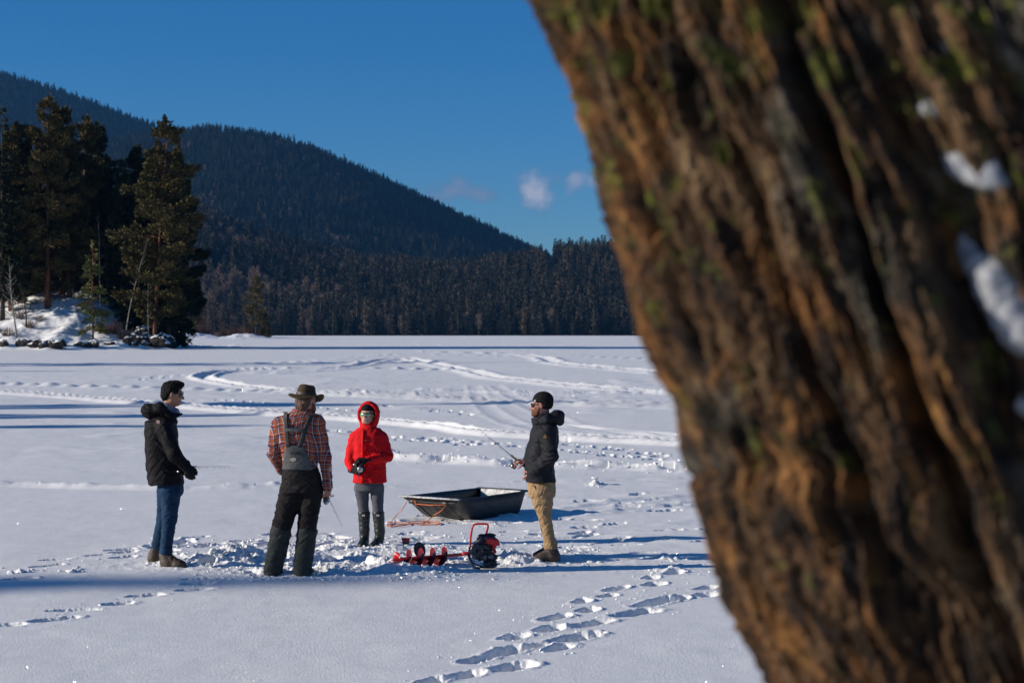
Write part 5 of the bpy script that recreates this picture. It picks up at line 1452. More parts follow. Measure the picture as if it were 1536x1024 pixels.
    sh = [loft(ls, 0, 2.3), loft([(*p(453, 624)[:2], p(0, 628)[2], .17, .10), (*p(453, 613)[:2], p(0, 613)[2], .085, .085)], 0, 2.2, k=.05), cap(p(453, 618), p(455, 608), .072, .068, k=.02),
          cap(lsh, lel, .076, .066, k=.03), cap(lel, p(422, 704, .14), .066, .050, k=.02), cap(rsh, rel, .076, .064, k=.03), cap(rel, p(491.5, 723, -.02), .063, .047, k=.02), cap(p(491.5, 723, -.02), p(492, 729, -.02), .049, .047, k=.005)]
    so = part('plaid_shirt', sh, .006, M['plaid'], P.root, disp=folds(.008, 8, 20, 22, .4, .9))
    co = np.empty(len(so.data.vertices) * 3, np.float32); so.data.vertices.foreach_get('co', co); co = co.reshape(-1, 3)
    # sleeves carry the pattern along the arm
    uv = co.copy(); uv[:, 0] = co[:, 0] + .6 * np.abs(co[:, 1]) * np.sign(co[:, 0]) + .012 * np.sin(co[:, 2] * 14)
    uv[:, 2] = co[:, 2] + .10 * np.abs(co[:, 0] - ls[0][0]) + .008 * np.sin(co[:, 0] * 30)
    at = so.data.attributes.new('plaid_uv', 'FLOAT_VECTOR', 'POINT'); at.data.foreach_set('vector', uv.astype(np.float32).ravel())
    # wader trousers (black to the knee) and grey lower legs
    kn_l, kn_r = p(423, 786), p(461, 786)
    tr = [loft([(*p(452.5, 735)[:2], p(0, 738)[2], .19, .155), (*p(452, 715)[:2], p(0, 715)[2], .185, .15), (*p(450, 701)[:2], p(0, 701)[2], .165, .145)], 0, 2.3),
          cap(p(438, 735), kn_l, .118, .092, k=.035), cap(p(466, 735), kn_r, .118, .090, k=.035), cap(kn_l, p(420.5, 801), .092, .094, k=.02), cap(kn_r, p(460, 801), .090, .092, k=.02)]
    part('bib_trousers', tr, .006, M['wader_black'], P.root, k=.03, disp=folds(.010, 7, 20, 41, .4, .7))
    lo = [cap(p(421.5, 797), p(409, 856, .03), .100, .090, k=.02)]
    part('lower_leg', lo, .006, M['wader_grey'], P.root, disp=folds(.010, 7, 20, 51, .4, .8))
    lo = [cap(p(460.5, 797), p(453, 857, .0), .098, .088, k=.02)]
    part('lower_leg', lo, .006, M['wader_grey'], P.root, disp=folds(.010, 7, 20, 61, .4, .8))
    shoe(P, p(409, 864, -.05) * [1, 1, 0], p(405, 864, .22) * [1, 1, 0], .12, .11, 'boot', M['sole'], sole=False)
    shoe(P, p(453, 864, -.08) * [1, 1, 0], p(464, 864, .18) * [1, 1, 0], .12, .11, 'boot', M['sole'], sole=False)
    # bib panel on the back, following the shirt; straps
    def back_y(x, z):
        zs = [r[2] for r in sorted(ls, key=lambda r: r[2])]; S = sorted(ls, key=lambda r: r[2])
        cx = np.interp(z, zs, [r[0] for r in S]); rx = np.interp(z, zs, [r[3] for r in S]); ry = np.interp(z, zs, [r[4] for r in S])
        u = min(abs((x - cx) / rx), .97)
        return -ry * (1 - u ** 2.3) ** (1 / 2.3)
    def sheet(name, corners_rows, mat, off, parent, nn=10):
        """rows of (px left, px right, py) wrapped on the back"""
        V = []; pyv = np.array([r[2] for r in corners_rows]); m_ = 12
        ys = np.linspace(pyv[0], pyv[-1], m_)
        for y in ys:
            a = np.interp(y, pyv, [r[0] for r in corners_rows]); b = np.interp(y, pyv, [r[1] for r in corners_rows])
            for i in range(nn):
                q = p(a + (b - a) * i / (nn - 1), y); V.append([q[0], back_y(q[0], q[2]) - off, q[2]])
        mb = MB(); mb.add(V, [(j * nn + i, j * nn + i + 1, (j + 1) * nn + i + 1, (j + 1) * nn + i) for j in range(m_ - 1) for i in range(nn - 1)])
        o = mb.build(name, mat, parent); sf = o.modifiers.new('s', 'SOLIDIFY'); sf.thickness = .006; sf.offset = 0; return o
    bp_ = sheet('bib_panel', [(432, 457.5, 667), (429, 461, 676), (424, 471.5, 703)], M['bib_grey'], .016, P.root, 14)
    for side in (((426.5, 432.5, 617), (429, 435, 640), (431.5, 437.5, 669)), ((466, 473, 621), (458, 465, 640), (449, 456, 669))):
        sheet('strap', list(side), M['strap'], .018, P.root, 5)
    sheet('cross_strap', [(427.5, 459, 641), (427.5, 459, 646)], M['bib_grey'], .023, P.root, 10)
    sheet('loop', [(436.5, 450.5, 675.5), (436.5, 450.5, 679)], M['strap'], .023, bp_, 8)
    b = MB(); q = p(442.5, 687.5); y_ = back_y(q[0], q[2]) - .024
    b.add([[q[0] + .032 * math.cos(a), y_, q[2] + .019 * math.sin(a)] for a in np.linspace(0, 6.283, 22, endpoint=False)], [tuple(range(22))]); bd = b.build('oval_badge', M['orange_mark'], bp_, smooth=False)
    b = MB(); b.add([[q[0] + .026 * math.cos(a), y_ - .002, q[2] + .013 * math.sin(a)] for a in np.linspace(0, 6.283, 22, endpoint=False)], [tuple(range(22))])
    b.add([[q[0] + x, y_ - .004, q[2] + z] for x, z in ((-.019, -.003), (.019, -.003), (.019, .0035), (-.019, .0035))], [(0, 1, 2, 3)], 1)
    b.build('badge_face', [M['white_mark'], M['strap']], bd, smooth=False)
    w = P.o
    fishing_rod(w + p(490, 741, .03), w + p(514, 790, .42), w + p(488, 749, -.01), 'short fishing rod pointing down from the hand of the man in plaid shirt', rs=1.25, bend=0)

# ---- person 3: red parka, hood up
def person_red():
    P = Person(-1.545, 20.25, 'smiling woman in bright red hooded jacket, grey leggings and tall black rubber boots')
    p = P.p
    Hr = rotm(R(165), R(4)); C = p(551.0, 622, -.02)
    hp, T = head_prims(C, Hr, .90)
    Ts = lambda r, f, u: C + Hr @ (np.array([r, f, u]) * .90)
    neck = [cap(p(551, 646), C + Hr @ np.array([0, -.02, -.05]), .05, .047, k=.03)]
    rsh, lsh = p(532, 656), p(573, 656); rel, lel = p(524, 690, -.01), p(582, 684, -.03); rw, lw = p(529, 705, -.14), p(549, 690, -.20)
    legs = [cap(p(542.5, 733), p(545.5, 768, .02), .058, .034), cap(p(545.5, 768, .02), p(546.5, 806, .02), .038, .028), cap(p(565.5, 733), p(567, 768, -.02), .058, .034), cap(p(567, 768, -.02), p(569.5, 808, -.02), .038, .028)]
    torso = [loft([(*p(554, 722)[:2], p(0, 722)[2], .14, .10), (*p(553, 690)[:2], p(0, 690)[2], .12, .09), (*p(552.5, 660)[:2], p(0, 660)[2], .14, .09), (*p(552, 645)[:2], p(0, 645)[2], .07, .06)], 0)]
    arms = [cap(rsh, rel, .042, .036), cap(rel, rw, .035, .025), cap(lsh, lel, .042, .036), cap(lel, lw, .035, .025)]
    hr_ = dict(W=rw, fwd=p(537, 706, -.19) - rw, nrm=(.3, 1, .1), thumb_side=(0, -.2, 1), curl=.8, s=.92)
    hl = dict(W=lw, fwd=p(540, 690.5, -.22) - lw, nrm=(-.2, .5, -1), thumb_side=(0, -1, .3), curl=.8, s=.92)
    body(P, hp + neck, legs + arms, torso, hand_prims(**hr_) + hand_prims(**hl), M['skin'])
    part('beanie', [ell(T(0, -.012, .052), (.080 * .95, .098 * .95, .082 * .95), Hr), rbox(T(0, .06, -.045), (.12, .12, .085), Hr, .01, op='s', k=.008)], .004, M['beanie'], P.root, smooth=1)
    glasses(T, Hr, P.root, M['lens_green'], s=1.2)
    sm = MB(); sm.tube([T(-.024, .082, -.052), T(-.012, .092, -.060), T(0, .095, -.062), T(.012, .092, -.060), T(.024, .082, -.052)], [.001, .0022, .0028, .0022, .001], 6); s1 = sm.build('smile', M['teeth'], P.root)
    sm = MB(); sm.tube([T(-.026, .080, -.050), T(-.012, .091, -.0665), T(0, .094, -.0685), T(.012, .091, -.0665), T(.026, .080, -.050)], [.002, .004, .005, .004, .002], 6)
    sm.tube([T(-.026, .080, -.049), T(0, .095, -.0555), T(.026, .080, -.049)], [.002, .0035, .002], 6); sm.build('lips', M['lips'], P.root)
    # jacket
    rows = [(536, 570, 642, .085), (529, 578, 651, .12), (529, 579, 664, .135), (530, 579, 680, .13), (530, 579, 700, .135), (529.5, 580, 723, .145)]
    ls = []
    for (a, b, y, ry) in rows:
        q0, q1 = p(a, y), p(b, y); ls.append(((q0[0] + q1[0]) / 2, 0.0, q0[2], (q1[0] - q0[0]) / 2, ry))
    jk = [loft(ls, 0, 2.3), cap(p(552, 645), p(551.5, 637), .075, .070, k=.04),
          cap(rsh, rel, .066, .056, k=.03), cap(rel, p(527.5, 703.5, -.12), .056, .044, k=.02), cap(lsh, lel, .066, .058, k=.03), cap(lel, p(552, 690, -.185), .054, .042, k=.02),
          rbox(p(554, 733.5), (.4, .4, .075), None, .004, op='s', k=.006), ell(T(0, .07, -.02), (.058, .09, .085), Hr, op='s', k=.01)]
    jo = part('jacket', jk, .0055, M['jacket_red'], P.root, disp=folds(.009, 8, 18, 71, .4, .8))
    hd = [ell(p(553.5, 620.5, .035), (.119, .120, .138), None, k=.03), cap(p(552, 643, -.0), p(553, 634, .02), .09, .095, k=.04), ell(p(550.6, 623, -.11), (.090, .17, .108), None, op='s', k=.03), ell(p(551.2, 623, .0), (.088, .098, .108), None, op='s', k=.01)]
    part('hood', hd, .005, M['jacket_red'], P.root, disp=folds(.007, 16, 20, 81))
    fr_ = []
    for a in np.linspace(0, 6.283, 25): fr_.append(p(551.4, 622, -.040) + np.array([.100 * math.cos(a), .02 * abs(math.sin(a)) + .03 * math.cos(a) * -1, .119 * math.sin(a)]))
    part('hood_rim', [cap(u, v, .014, .014, k=.01) for u, v in zip(fr_[:-1], fr_[1:])] , .005, M['jacket_red'], P.root, disp=folds(.004, 30, 30, 5))
    b = MB(); q = [(546.5, 645), (546, 660), (545.5, 680), (545, 700), (545, 722)]
    zz = sorted(ls, key=lambda r: r[2]); zs = [r[2] for r in zz]
    def fy(x, z):
        cx = np.interp(z, zs, [r[0] for r in zz]); rx = np.interp(z, zs, [r[3] for r in zz]); ry = np.interp(z, zs, [r[4] for r in zz]); u = min(abs((x - cx) / rx), .95)
        return -ry * (1 - u ** 2.3) ** (1 / 2.3)
    for off, w_ in ((.010, .016),):
        V = []
        for y in np.linspace(644, 722, 20):
            c_ = p(546 - (y - 644) * .012, y)
            for sx_ in (-1, 1): V.append([c_[0] + sx_ * w_, fy(c_[0], c_[2]) - off, c_[2]])
        b.add(V, [(2 * i, 2 * i + 1, 2 * i + 3, 2 * i + 2) for i in range(19)])
    pl = b.build('front_placket', M['jacket_red'], P.root); sf = pl.modifiers.new('s', 'SOLIDIFY'); sf.thickness = .008
    def lozenge(name, x0, x1, y, h, mat, off, slope=0):
        b = MB(); V = []
        for i in range(7):
            x = x0 + (x1 - x0) * i / 6; c_ = p(x, y + slope * i / 6)
            for s_ in (-1, 1): V.append([c_[0], fy(c_[0], c_[2]) - off, c_[2] + s_ * h])
        b.add(V, [(2 * i, 2 * i + 2, 2 * i + 3, 2 * i + 1) for i in range(6)]); o = b.build(name, mat, P.root); sf = o.modifiers.new('s', 'SOLIDIFY'); sf.thickness = .005; return o
    lozenge('chest_zip', 548.5, 563, 659, .004, M['zip'], .014)
    lozenge('pocket_flap', 531, 543, 705, .007, M['jacket_red'], .018, -2); lozenge('pocket_flap', 561, 576, 703, .007, M['jacket_red'], .018, 2)
    lg = [loft([(*p(553.5, 735)[:2], p(0, 735)[2], .145, .12), (*p(553.5, 715)[:2], p(0, 715)[2], .15, .12)], 0, 2.2), cap(p(542.5, 733), p(545.5, 768, .02), .080, .053, k=.03), cap(p(565.5, 733), p(567, 768, -.02), .080, .053, k=.03), cap(p(545.5, 768, .02), p(546, 780, .02), .053, .05), cap(p(567, 768, -.02), p(567.5, 780, -.02), .053, .05)]
    part('leggings', lg, .006, M['grey_leggings'], P.root, k=.02, disp=folds(.004, 8, 26, 91))
    for (xt, yt, xb, yb, tx, ty, dy, dyb) in ((546, 769, 546.5, 808, 543, 812, .02, -.17), (567.5, 769, 569.5, 811, 560, 820, -.02, -.20)):
        top = p(xt, yt, dy); an = p(xb, yb, dy); an[2] = max(an[2], .06)
        heel = np.array([an[0] + .005, dy + .07, 0.0]); toe = np.array([p(tx, 817)[0], dyb, 0.0])
        sh_ = [cap(top, an + [0, 0, .10], .066, .054, k=.02), cap(an + [0, 0, .10], an + [0, 0, .02], .053, .048, k=.02), rbox(top + [0, 0, .07], (.1, .1, .052), None, .003, op='s', k=.004)]
        o = shoe(P, heel, toe, .095, .085, 'rubber_boot', M['rubber'], ankle=an + [0, 0, .04], ankle_r=.048, shaft=sh_)
        b = MB(); b.box(top + [-.002, -.070, -.02], (.016, .004, .009)); b.build('boot_label', M['boot_tag'], o, smooth=False)
        b = MB(); b.tube([top + np.array([.067 * math.cos(a), .067 * math.sin(a), -.004]) for a in np.linspace(0, 6.283, 17)], .004, 5, cap=False); b.build('boot_rim', M['rubber'], o)
    gl = hand_prims(infl=.006, **hr_) + [cap(rw - unit(hr_['fwd']) * .03, rw, .034, .031)]
    part('glove', gl, .0035, M['glove'], P.root, k=.008, smooth=1)
    gl = hand_prims(infl=.006, **hl) + [cap(lw - unit(hl['fwd']) * .03, lw, .034, .031)]
    part('glove', gl, .0035, M['glove'], P.root, k=.008, smooth=1)
    w = P.o
    fishing_rod(w + p(540, 698, -.245), w + p(534, 735, -.80), w + p(540.5, 702, -.275), 'fishing rod with silver reel held in both black gloves of the woman in red', rs=1.35, bend=0)

# ---- person 4: beanie, dark jacket, khaki trousers
def person_right():
    P = Person(.36, 18.9, 'bearded man in dark beanie and khaki trousers standing right of the black sled')
    p = P.p
    Hr = rotm(R(84), R(-2)); C = p(811.5, 607.5)
    hp, T = head_prims(C, Hr, 1.0)
    neck = [cap(p(818, 634), C + Hr @ np.array([0, -.02, -.05]), .064, .058, k=.03)]
    nsh, fsh = p(822, 648, -.18), p(818, 648, .17); nel, fel = p(827, 684, -.22), p(806, 682, .2); nw, fw = p(800, 708, -.12), p(789, 692, .0)
    legs = [cap(p(812.5, 742, -.08), p(818, 777, -.075), .085, .048), cap(p(818, 777, -.075), p(826, 822, -.055), .046, .038), cap(p(811, 742, .09), p(817.5, 777, .12), .080, .046), cap(p(817.5, 777, .12), p(825, 820, .15), .044, .038)]
    torso = [loft([(*p(812, 722)[:2], p(0, 722)[2], .12, .15), (*p(812, 690)[:2], p(0, 690)[2], .11, .14), (*p(816, 650)[:2], p(0, 650)[2], .11, .16), (*p(818, 636)[:2], p(0, 636)[2], .07, .11)], 0)]
    arms = [cap(nsh, nel, .050, .042), cap(nel, nw, .040, .028), cap(fsh, fel, .050, .042), cap(fel, fw, .040, .029)]
    hn = dict(W=nw, fwd=p(793, 716, -.08) - nw, nrm=(-.3, 1, 0), thumb_side=(-1, 0, .6), curl=.4)
    hf = dict(W=fw, fwd=p(775, 691, -.03) - fw, nrm=(-.2, .3, -1), thumb_side=(-.1, -1, .5), curl=.9, s=.98)
    body(P, hp + neck, legs + arms, torso, hand_prims(**hn) + hand_prims(**hf), M['skin_red'])
    part('beard', [ell(T(0, .036, -.068), (.066, .062, .050), Hr, k=.02), ell(T(0, .070, -.092), (.036, .030, .030), Hr, k=.02), cap(T(.068, .0, .0), T(.058, .03, -.06), .010, .022), cap(T(-.068, .0, .0), T(-.058, .03, -.06), .010, .022),
                   cap(T(-.02, .094, -.046), T(.02, .094, -.046), .006, .006, k=.006), ell(T(0, .108, -.058), (.022, .02, .0065), Hr, op='s', k=.004)], .004, M['beard'], P.root,
         disp=lambda V, N_: (vn3(V[:, 0] * 140, V[:, 1] * 140, V[:, 2] * 90, 8) - .5) * .008, smooth=1)
    bn = part('beanie', [ell(T(0, -.024, .052), (.088, .108, .090), Hr, k=.02), ell(T(0, -.04, .005), (.085, .085, .065), Hr, k=.02), rbox(T(0, .085, -.06), (.12, .085, .088), Hr, .01, op='s', k=.01), rbox(T(0, -.03, -.105), (.14, .14, .06), Hr, .01, op='s', k=.01),
                         ell(T(.088, .0, -.02), (.02, .026, .03), Hr, op='s'), ell(T(-.088, .0, -.02), (.02, .026, .03), Hr, op='s')], .004, M['beanie'], P.root, smooth=1)
    lg_ = [ell(T(-.062, .052, .048), (.012, .016, .009), Hr)]
    b = MB()
    for i in range(3):
        r0 = .008 + i * .007
        pts = [T(-.068 + .010 * (i * .2), .045 + r0 * math.cos(a), .038 + r0 * math.sin(a)) + np.array([0, -.016, 0]) for a in np.linspace(0, 1.57, 5)]
        b.tube(pts, .0026, 4)
    b.build('beanie_logo', M['white_mark'], bn)
    glasses(T, Hr, P.root, M['lens'])
    rows = [(799, 835, 636, .15), (797, 837, 646, .19), (794, 838, 660, .20), (790, 837, 672, .20), (787, 833.5, 685, .195), (787, 830.5, 698, .195), (787.5, 831, 710, .20), (789, 833.5, 722, .205)]
    ls = []
    for (a, b_, y, ry) in rows:
        q0, q1 = p(a, y), p(b_, y); ls.append(((q0[0] + q1[0]) / 2, 0.0, q0[2], (q1[0] - q0[0]) / 2, ry))
    jk = [loft(ls, 0, 2.3), cap(p(817, 634), p(812, 628), .098, .085, k=.04), cap(p(806, 632, 0), p(803, 627), .055, .045, k=.03),
          cap(nsh, nel, .080, .068, k=.03), cap(nel, p(801, 708, -.145), .066, .054, k=.03), cap(fsh, fel, .080, .064, k=.03), cap(fel, p(790, 692, .01), .060, .046, k=.02),
          rbox(p(811, 733), (.5, .5, .072), None, .004, op='s', k=.006), ell(p(806, 620), (.07, .07, .06), None, op='s', k=.02)]
    jo = part('jacket', jk, .006, M['jacket_slate'], P.root, disp=folds(.011, 7, 18, 101, .4, -1.0))
    hd = [cap(p(834, 624, -.06), p(834, 624, .06), .062, .062, k=.04), cap(p(834, 626, -.06), p(820, 629, -.12), .055, .045, k=.04), cap(p(820, 629, -.12), p(806, 634, -.09), .042, .03, k=.04), cap(p(834, 626, .06), p(820, 629, .12), .055, .045, k=.04),
          cap(p(820, 629, .12), p(806, 634, .09), .042, .03, k=.04), cap(p(841, 622, -.05), p(840, 632, -.03), .036, .040, k=.03), cap(p(841, 622, .05), p(840, 632, .03), .036, .04, k=.03), ell(p(822, 616), (.085, .085, .05), None, op='s', k=.03)]
    part('hood', hd, .005, M['jacket_slate'], P.root, disp=folds(.008, 14, 30, 19))
    b = MB(); q = p(818, 654.5, -.262); b.add([q + [-.026, 0, -.014], q + [.020, 0.0, -.018], q + [-.002, 0.0, .022]], [(0, 1, 2)]); b.add([q + [-.010, -.003, -.010], q + [.006, -.003, -.011], q + [-.002, -.003, .003]], [(0, 1, 2)], 1)
    b.build('sleeve_logo', [M['orange_mark'], M['jacket_slate']], P.root, smooth=False)
    pn = [loft([(*p(813, 742)[:2], p(0, 744)[2], .135, .165), (*p(812, 725)[:2], p(0, 725)[2], .142, .165), (*p(811.5, 716)[:2], p(0, 716)[2], .14, .16)], 0, 2.3),
          cap(p(812.5, 738, -.08), p(818, 777, -.075), .118, .066, k=.02), cap(p(818, 777, -.075), p(826, 815, -.055), .064, .056, k=.015), cap(p(826, 815, -.055), p(826.5, 824, -.05), .066, .068, k=.01),
          cap(p(811, 738, .09), p(817.5, 777, .12), .110, .062, k=.02), cap(p(817.5, 777, .12), p(825, 815, .15), .060, .054, k=.015)]
    part('trousers', pn, .006, M['khaki'], P.root, k=.03, disp=folds(.009, 12, 15, 111, .6, 1.4))
    b = MB(); b.tube([p(801, 728, -.155), p(804, 733, -.17), p(808, 738, -.175)], .006, 6); b.build('pocket_seam', M['strap'], P.root)
    shoe(P, p(840, 842, -.07) * [1, 1, 0], p(799, 842, -.12) * [1, 1, 0], .115, .125, 'boot', M['boot_dark'], ankle=p(827, 824, -.05), ankle_r=.068)
    shoe(P, p(838, 838, .15) * [1, 1, 0], p(800, 838, .20) * [1, 1, 0], .115, .125, 'boot', M['boot_dark'], ankle=p(826, 822, .16), ankle_r=.066)
    w = P.o
    fishing_rod(w + p(773, 688, -.02), w + p(723, 647, .15), w + p(771, 700, -.03), 'fishing rod pointing up to the left from the hand of the man in the beanie', rs=1.3, bend=.0, r=.0042)

person_left(); person_hat(); person_red(); person_right()
print('people done')

# ------------------------------------------------------------------ sled, auger, tubs
M['sled'] = simple('black_polyethylene', (.013, .014, .016), rough=.45, var=.35, vscale=6, bump=.25, bscale=14, bdist=.02)
M['sled_pale'] = ramp_mat('pale_grey_plastic', [(.30, (.12, .12, .12)), (.45, (.42, .42, .40)), (.6, (.62, .62, .60))], 16, rough=.6, spec=.4)  # pale mottled grey for the front lip and inner end wall
M['rope'] = simple('orange_rope', (.62, .15, .04), rough=.8, var=.3, vscale=60, bump=.5, bscale=300)
M['red_paint'] = simple('red_paint', (.55, .012, .016), rough=.38, var=.15, vscale=30)
M['blade_dark'] = simple('scuffed_red_steel', (.13, .010, .016), rough=.4, metal=.3, var=.5, vscale=30)
M['black_steel'] = simple('black_engine_casing', (.018, .017, .018), rough=.38, var=.3, vscale=30)
M['grey_alloy'] = simple('grey_alloy', (.14, .14, .15), rough=.45, metal=.5, var=.4, vscale=40)
M['black_plastic'] = simple('black_plastic', (.014, .013, .014), rough=.5)
M['pink_tub'] = simple('faded_red_tub', (.36, .10, .09), rough=.6, var=.25, vscale=30)

def sled():
    zr = .285
    def on_rim(px, py):
        d = (H_EYE - zr) * F_PX / (py - HOR); return np.array([(px - 768) / F_PX * d, d])
    FL, FR, BR, BL = on_rim(603, 743.5), on_rim(690, 750), on_rim(785, 736), on_rim(722, 731.5)
    fm, bm = (FL + FR) / 2, (BR + BL) / 2
    ax = bm - fm; L = np.linalg.norm(ax); ax = ax / L; wv = np.array([ax[1], -ax[0]])     # towards the near side
    print('sled L', L, 'front w', np.linalg.norm(FR - FL), 'back w', np.linalg.norm(BR - BL))
    wf, wb = .43, .37
    root = empty('sled', (fm[0], fm[1], 0), 'black plastic cargo sled with orange tow rope, left of the man in khaki trousers', 'sled')
    loc = lambda s, t, z: np.array([ax[0] * s + wv[0] * t, ax[1] * s + wv[1] * t, z])
    ns = 34; S = np.concatenate([np.linspace(0, .5, 16), np.linspace(.56, L - .25, 8), np.linspace(L - .2, L, 10)])
    ns = len(S)
    prof_n = 15
    V = []; 
    for s in S:
        w = wf + (wb - wf) * s / L
        q = np.clip(s / .46, 0, 1); zb = .235 * (1 - math.sin(q * math.pi / 2)) ** .95 + .004
        qb = np.clip((L - s) / .10, 0, 1); zb = max(zb, .20 * (1 - qb) ** 1.3 + .004)
        wbot = (w - .055) * (1 - .30 * (1 - q)) 
        row = []
        row.append((w + .035, zr - .012)); row.append((w + .034, zr + .002)); row.append((w + .004, zr + .004)); row.append((w - .012, zr - .012))
        for k in range(1, 7):
            u = k / 6; row.append((w - .012 + (wbot - w + .012) * u ** 1.6 , (zr - .012) + (zb - zr + .012) * (1 - (1 - u) ** 1.8)))
        for k in range(1, 4): row.append((wbot * (1 - k / 3.0), zb + .006 * math.sin(k * 2.1)))
        full = row + [(-t, z) for (t, z) in row[-2::-1]]
        V.extend([loc(s, t, z) for t, z in full]); m = len(full)
    mb = MB(); Fc = [(i * m + j, i * m + j + 1, (i + 1) * m + j + 1, (i + 1) * m + j) for i in range(ns - 1) for j in range(m - 1)]
    mb.add(V, Fc)
    # pale inside of the far end
    n_f = len(Fc); pale0 = (ns - 9) * (m - 1)
    # end walls: front and back caps from rim to bottom
    for e, s0, out in ((0, 0.0, -1), (ns - 1, L, 1)):
        base = V[e * m:(e + 1) * m]
        mb.add(base, [tuple(range(m)) if e else tuple(range(m))[::-1]])
    hull = mb.build('hull', [M['sled'], M['sled_pale']], root)
    mi = [0] * len(hull.data.polygons); hull.data.polygons.foreach_set('material_index', mi)
    sf = hull.modifiers.new('s', 'SOLIDIFY'); sf.thickness = .008; sf.offset = 1
    # moulded ribs on the hull side
    rb = MB()
    for s in np.linspace(.42, L - .2, 6):
        w = wf + (wb - wf) * s / L
        for sg in (1, -1): rb.tube([loc(s, sg * (w - .004), zr - .03), loc(s, sg * (w - .020), .16), loc(s, sg * (w - .045), .06)], .0045, 5)
    for t in (-.24, -.12, 0, .12, .24): rb.tube([loc(s, t, .235 * (1 - math.sin(min(s / .46, 1) * math.pi / 2)) ** .95 - .002) for s in np.linspace(.03, .62, 12)], .010, 6)
    rb.build('ribs', M['sled'], root)
    # rolled rims at both ends
    def band(name, s, w, z, dep, mat):
        b = MB(); b.box(loc(s, 0, z), (dep, w, .010), np.stack([loc(1, 0, 0), loc(0, 1, 0), [0, 0, 1.]], 1), bev=.006); return b.build(name, mat, root)
    band('front_lip', -.012, wf + .03, zr + .004, .036, M['sled_pale'])
    band('rear_lip', L + .012, wb + .03, zr + .001, .036, M['sled'])
    b = MB(); nn = 10; Vv = []
    for i in range(nn):
        t = -wb * .86 + 2 * wb * .86 * i / (nn - 1)
        for (s, z) in ((L - .022, zr - .012), (L - .055, .18), (L - .10, .09), (L - .16, .03)):
            Vv.append(loc(s - .01, t * (1 - (zr - z) * .55), z + .012))
    b.add(Vv, [(i * 4 + j, i * 4 + j + 1, i * 4 + 5 + j, i * 4 + 4 + j) for i in range(nn - 1) for j in range(3)])
    b.build('pale_end_wall', M['sled_pale'], root)
    b = MB(); Vv = []      # far side wall inside, left plain
    # hand grip slots in the front and the rope through them
    Mx = np.stack([loc(1, 0, 0), loc(0, 1, 0), [0, 0, 1.]], 1)
    for t in (-.29, .02 + .20):
        b = MB(); b.box(loc(.012, t, .226), (.024, .050, .024), Mx, bev=.006); b.build('rope_slot', M['black_plastic'], root)
    # tow rope: across between the slots, down both sides and coiled on the snow
    f2 = lambda px, py, h=.02: np.array([*(G(px, py) - fm), h])
    rp = MB()
    sl1, sl2 = loc(-.02, -.22, .215), loc(-.02, .25, .215)
    rp.tube([loc(-.02, -.22, .245), sl1 + loc(-.008, .01, -.01), loc(-.03, 0, .200), sl2], .0062, 6)
    rp.tube([sl1 + loc(-.02, 0, .03), sl1, sl1 + loc(-.03, .03, -.03)], .010, 6)
    pts = smooth_poly([sl2, loc(-.10, .24, .15), f2(650, 779, .05), f2(638, 785), f2(612, 789), f2(590, 791), f2(581, 789), f2(584, 785), f2(600, 786), f2(630, 787), f2(655, 789), f2(660, 786), f2(640, 784), f2(614, 785), f2(612, 789), f2(590, 792)], 5)
    rp.tube(pts, .0048, 6)
    pts = smooth_poly([loc(-.02, -.36, .215), loc(-.10, -.38, .12), f2(596, 777, .05), f2(586, 786), f2(581, 791), f2(592, 789), f2(622, 788), f2(648, 785), f2(658, 788), f2(630, 790)], 5)
    rp.tube(pts, .0048, 6)
    ro = rp.build('tow_rope', M['rope'], root)
sled()

def auger_bit():
    a = np.array([*G(588, 852), 0]); 
    A = U(597, 839, 18.12); B = U(693, 831.5, 18.6)
    d = unit(B - A); L = np.linalg.norm(B - A)
    root = empty('ice_auger_bit', A, 'red spiral ice auger bit lying on the snow left of the engine', 'ice auger')
    e1 = unit(np.cross(d, [0, 0, 1.])); e2 = np.cross(e1, d)
    sh = MB(); sh.tube([np.zeros(3) + d * -.02, d * (L)], .0175, 12); sh.tube([d * (L - .012), d * (L + .012)], .014, 10); sh.build('shaft', M['red_paint'], root)
    fl = MB(); n = 190; V = []; turns = 4.35; Lf = L * .80
    for i in range(n):
        t = i / (n - 1); an = t * turns * 2 * math.pi + 1.2
        r = e1 * math.cos(an) + e2 * math.sin(an); c = d * (t * Lf - .02)
        rr_ = .092 * min(1, .72 + t * 4)
        V += [c + r * .016, c + r * rr_ * .6 + d * .003, c + r * rr_]
    fl.add(V, [(3 * i + j, 3 * i + j + 1, 3 * i + 4 + j, 3 * i + 3 + j) for i in range(n - 1) for j in range(2)])
    f = fl.build('flighting', M['blade_dark'], root); sf = f.modifiers.new('s', 'SOLIDIFY'); sf.thickness = .004; sf.offset = 0
    ed = MB(); ed.tube([V[3 * i + 2] for i in range(n)], .0035, 5); ed.build('flight_edge', M['red_paint'], root)
    bl = MB()
    for sg in (0, math.pi):
        r = e1 * math.cos(sg + 1.0) + e2 * math.sin(sg + 1.0); q = np.cross(d, r)
        bl.add([-d * .02 + r * .015 + q * .02, -d * .02 + r * .088 + q * .015, -d * .055 + r * .080 - q * .02, -d * .06 + r * .012 - q * .01, -d * .026 + r * .015 + q * .02, -d * .026 + r * .088 + q * .015], [(0, 1, 2, 3), (0, 4, 5, 1)])
    bl.tube([-d * .02, -d * .085], [.012, .003], 6)
    b_ = bl.build('blades', M['red_paint'], root); sf = b_.modifiers.new('s', 'SOLIDIFY'); sf.thickness = .003
auger_bit()

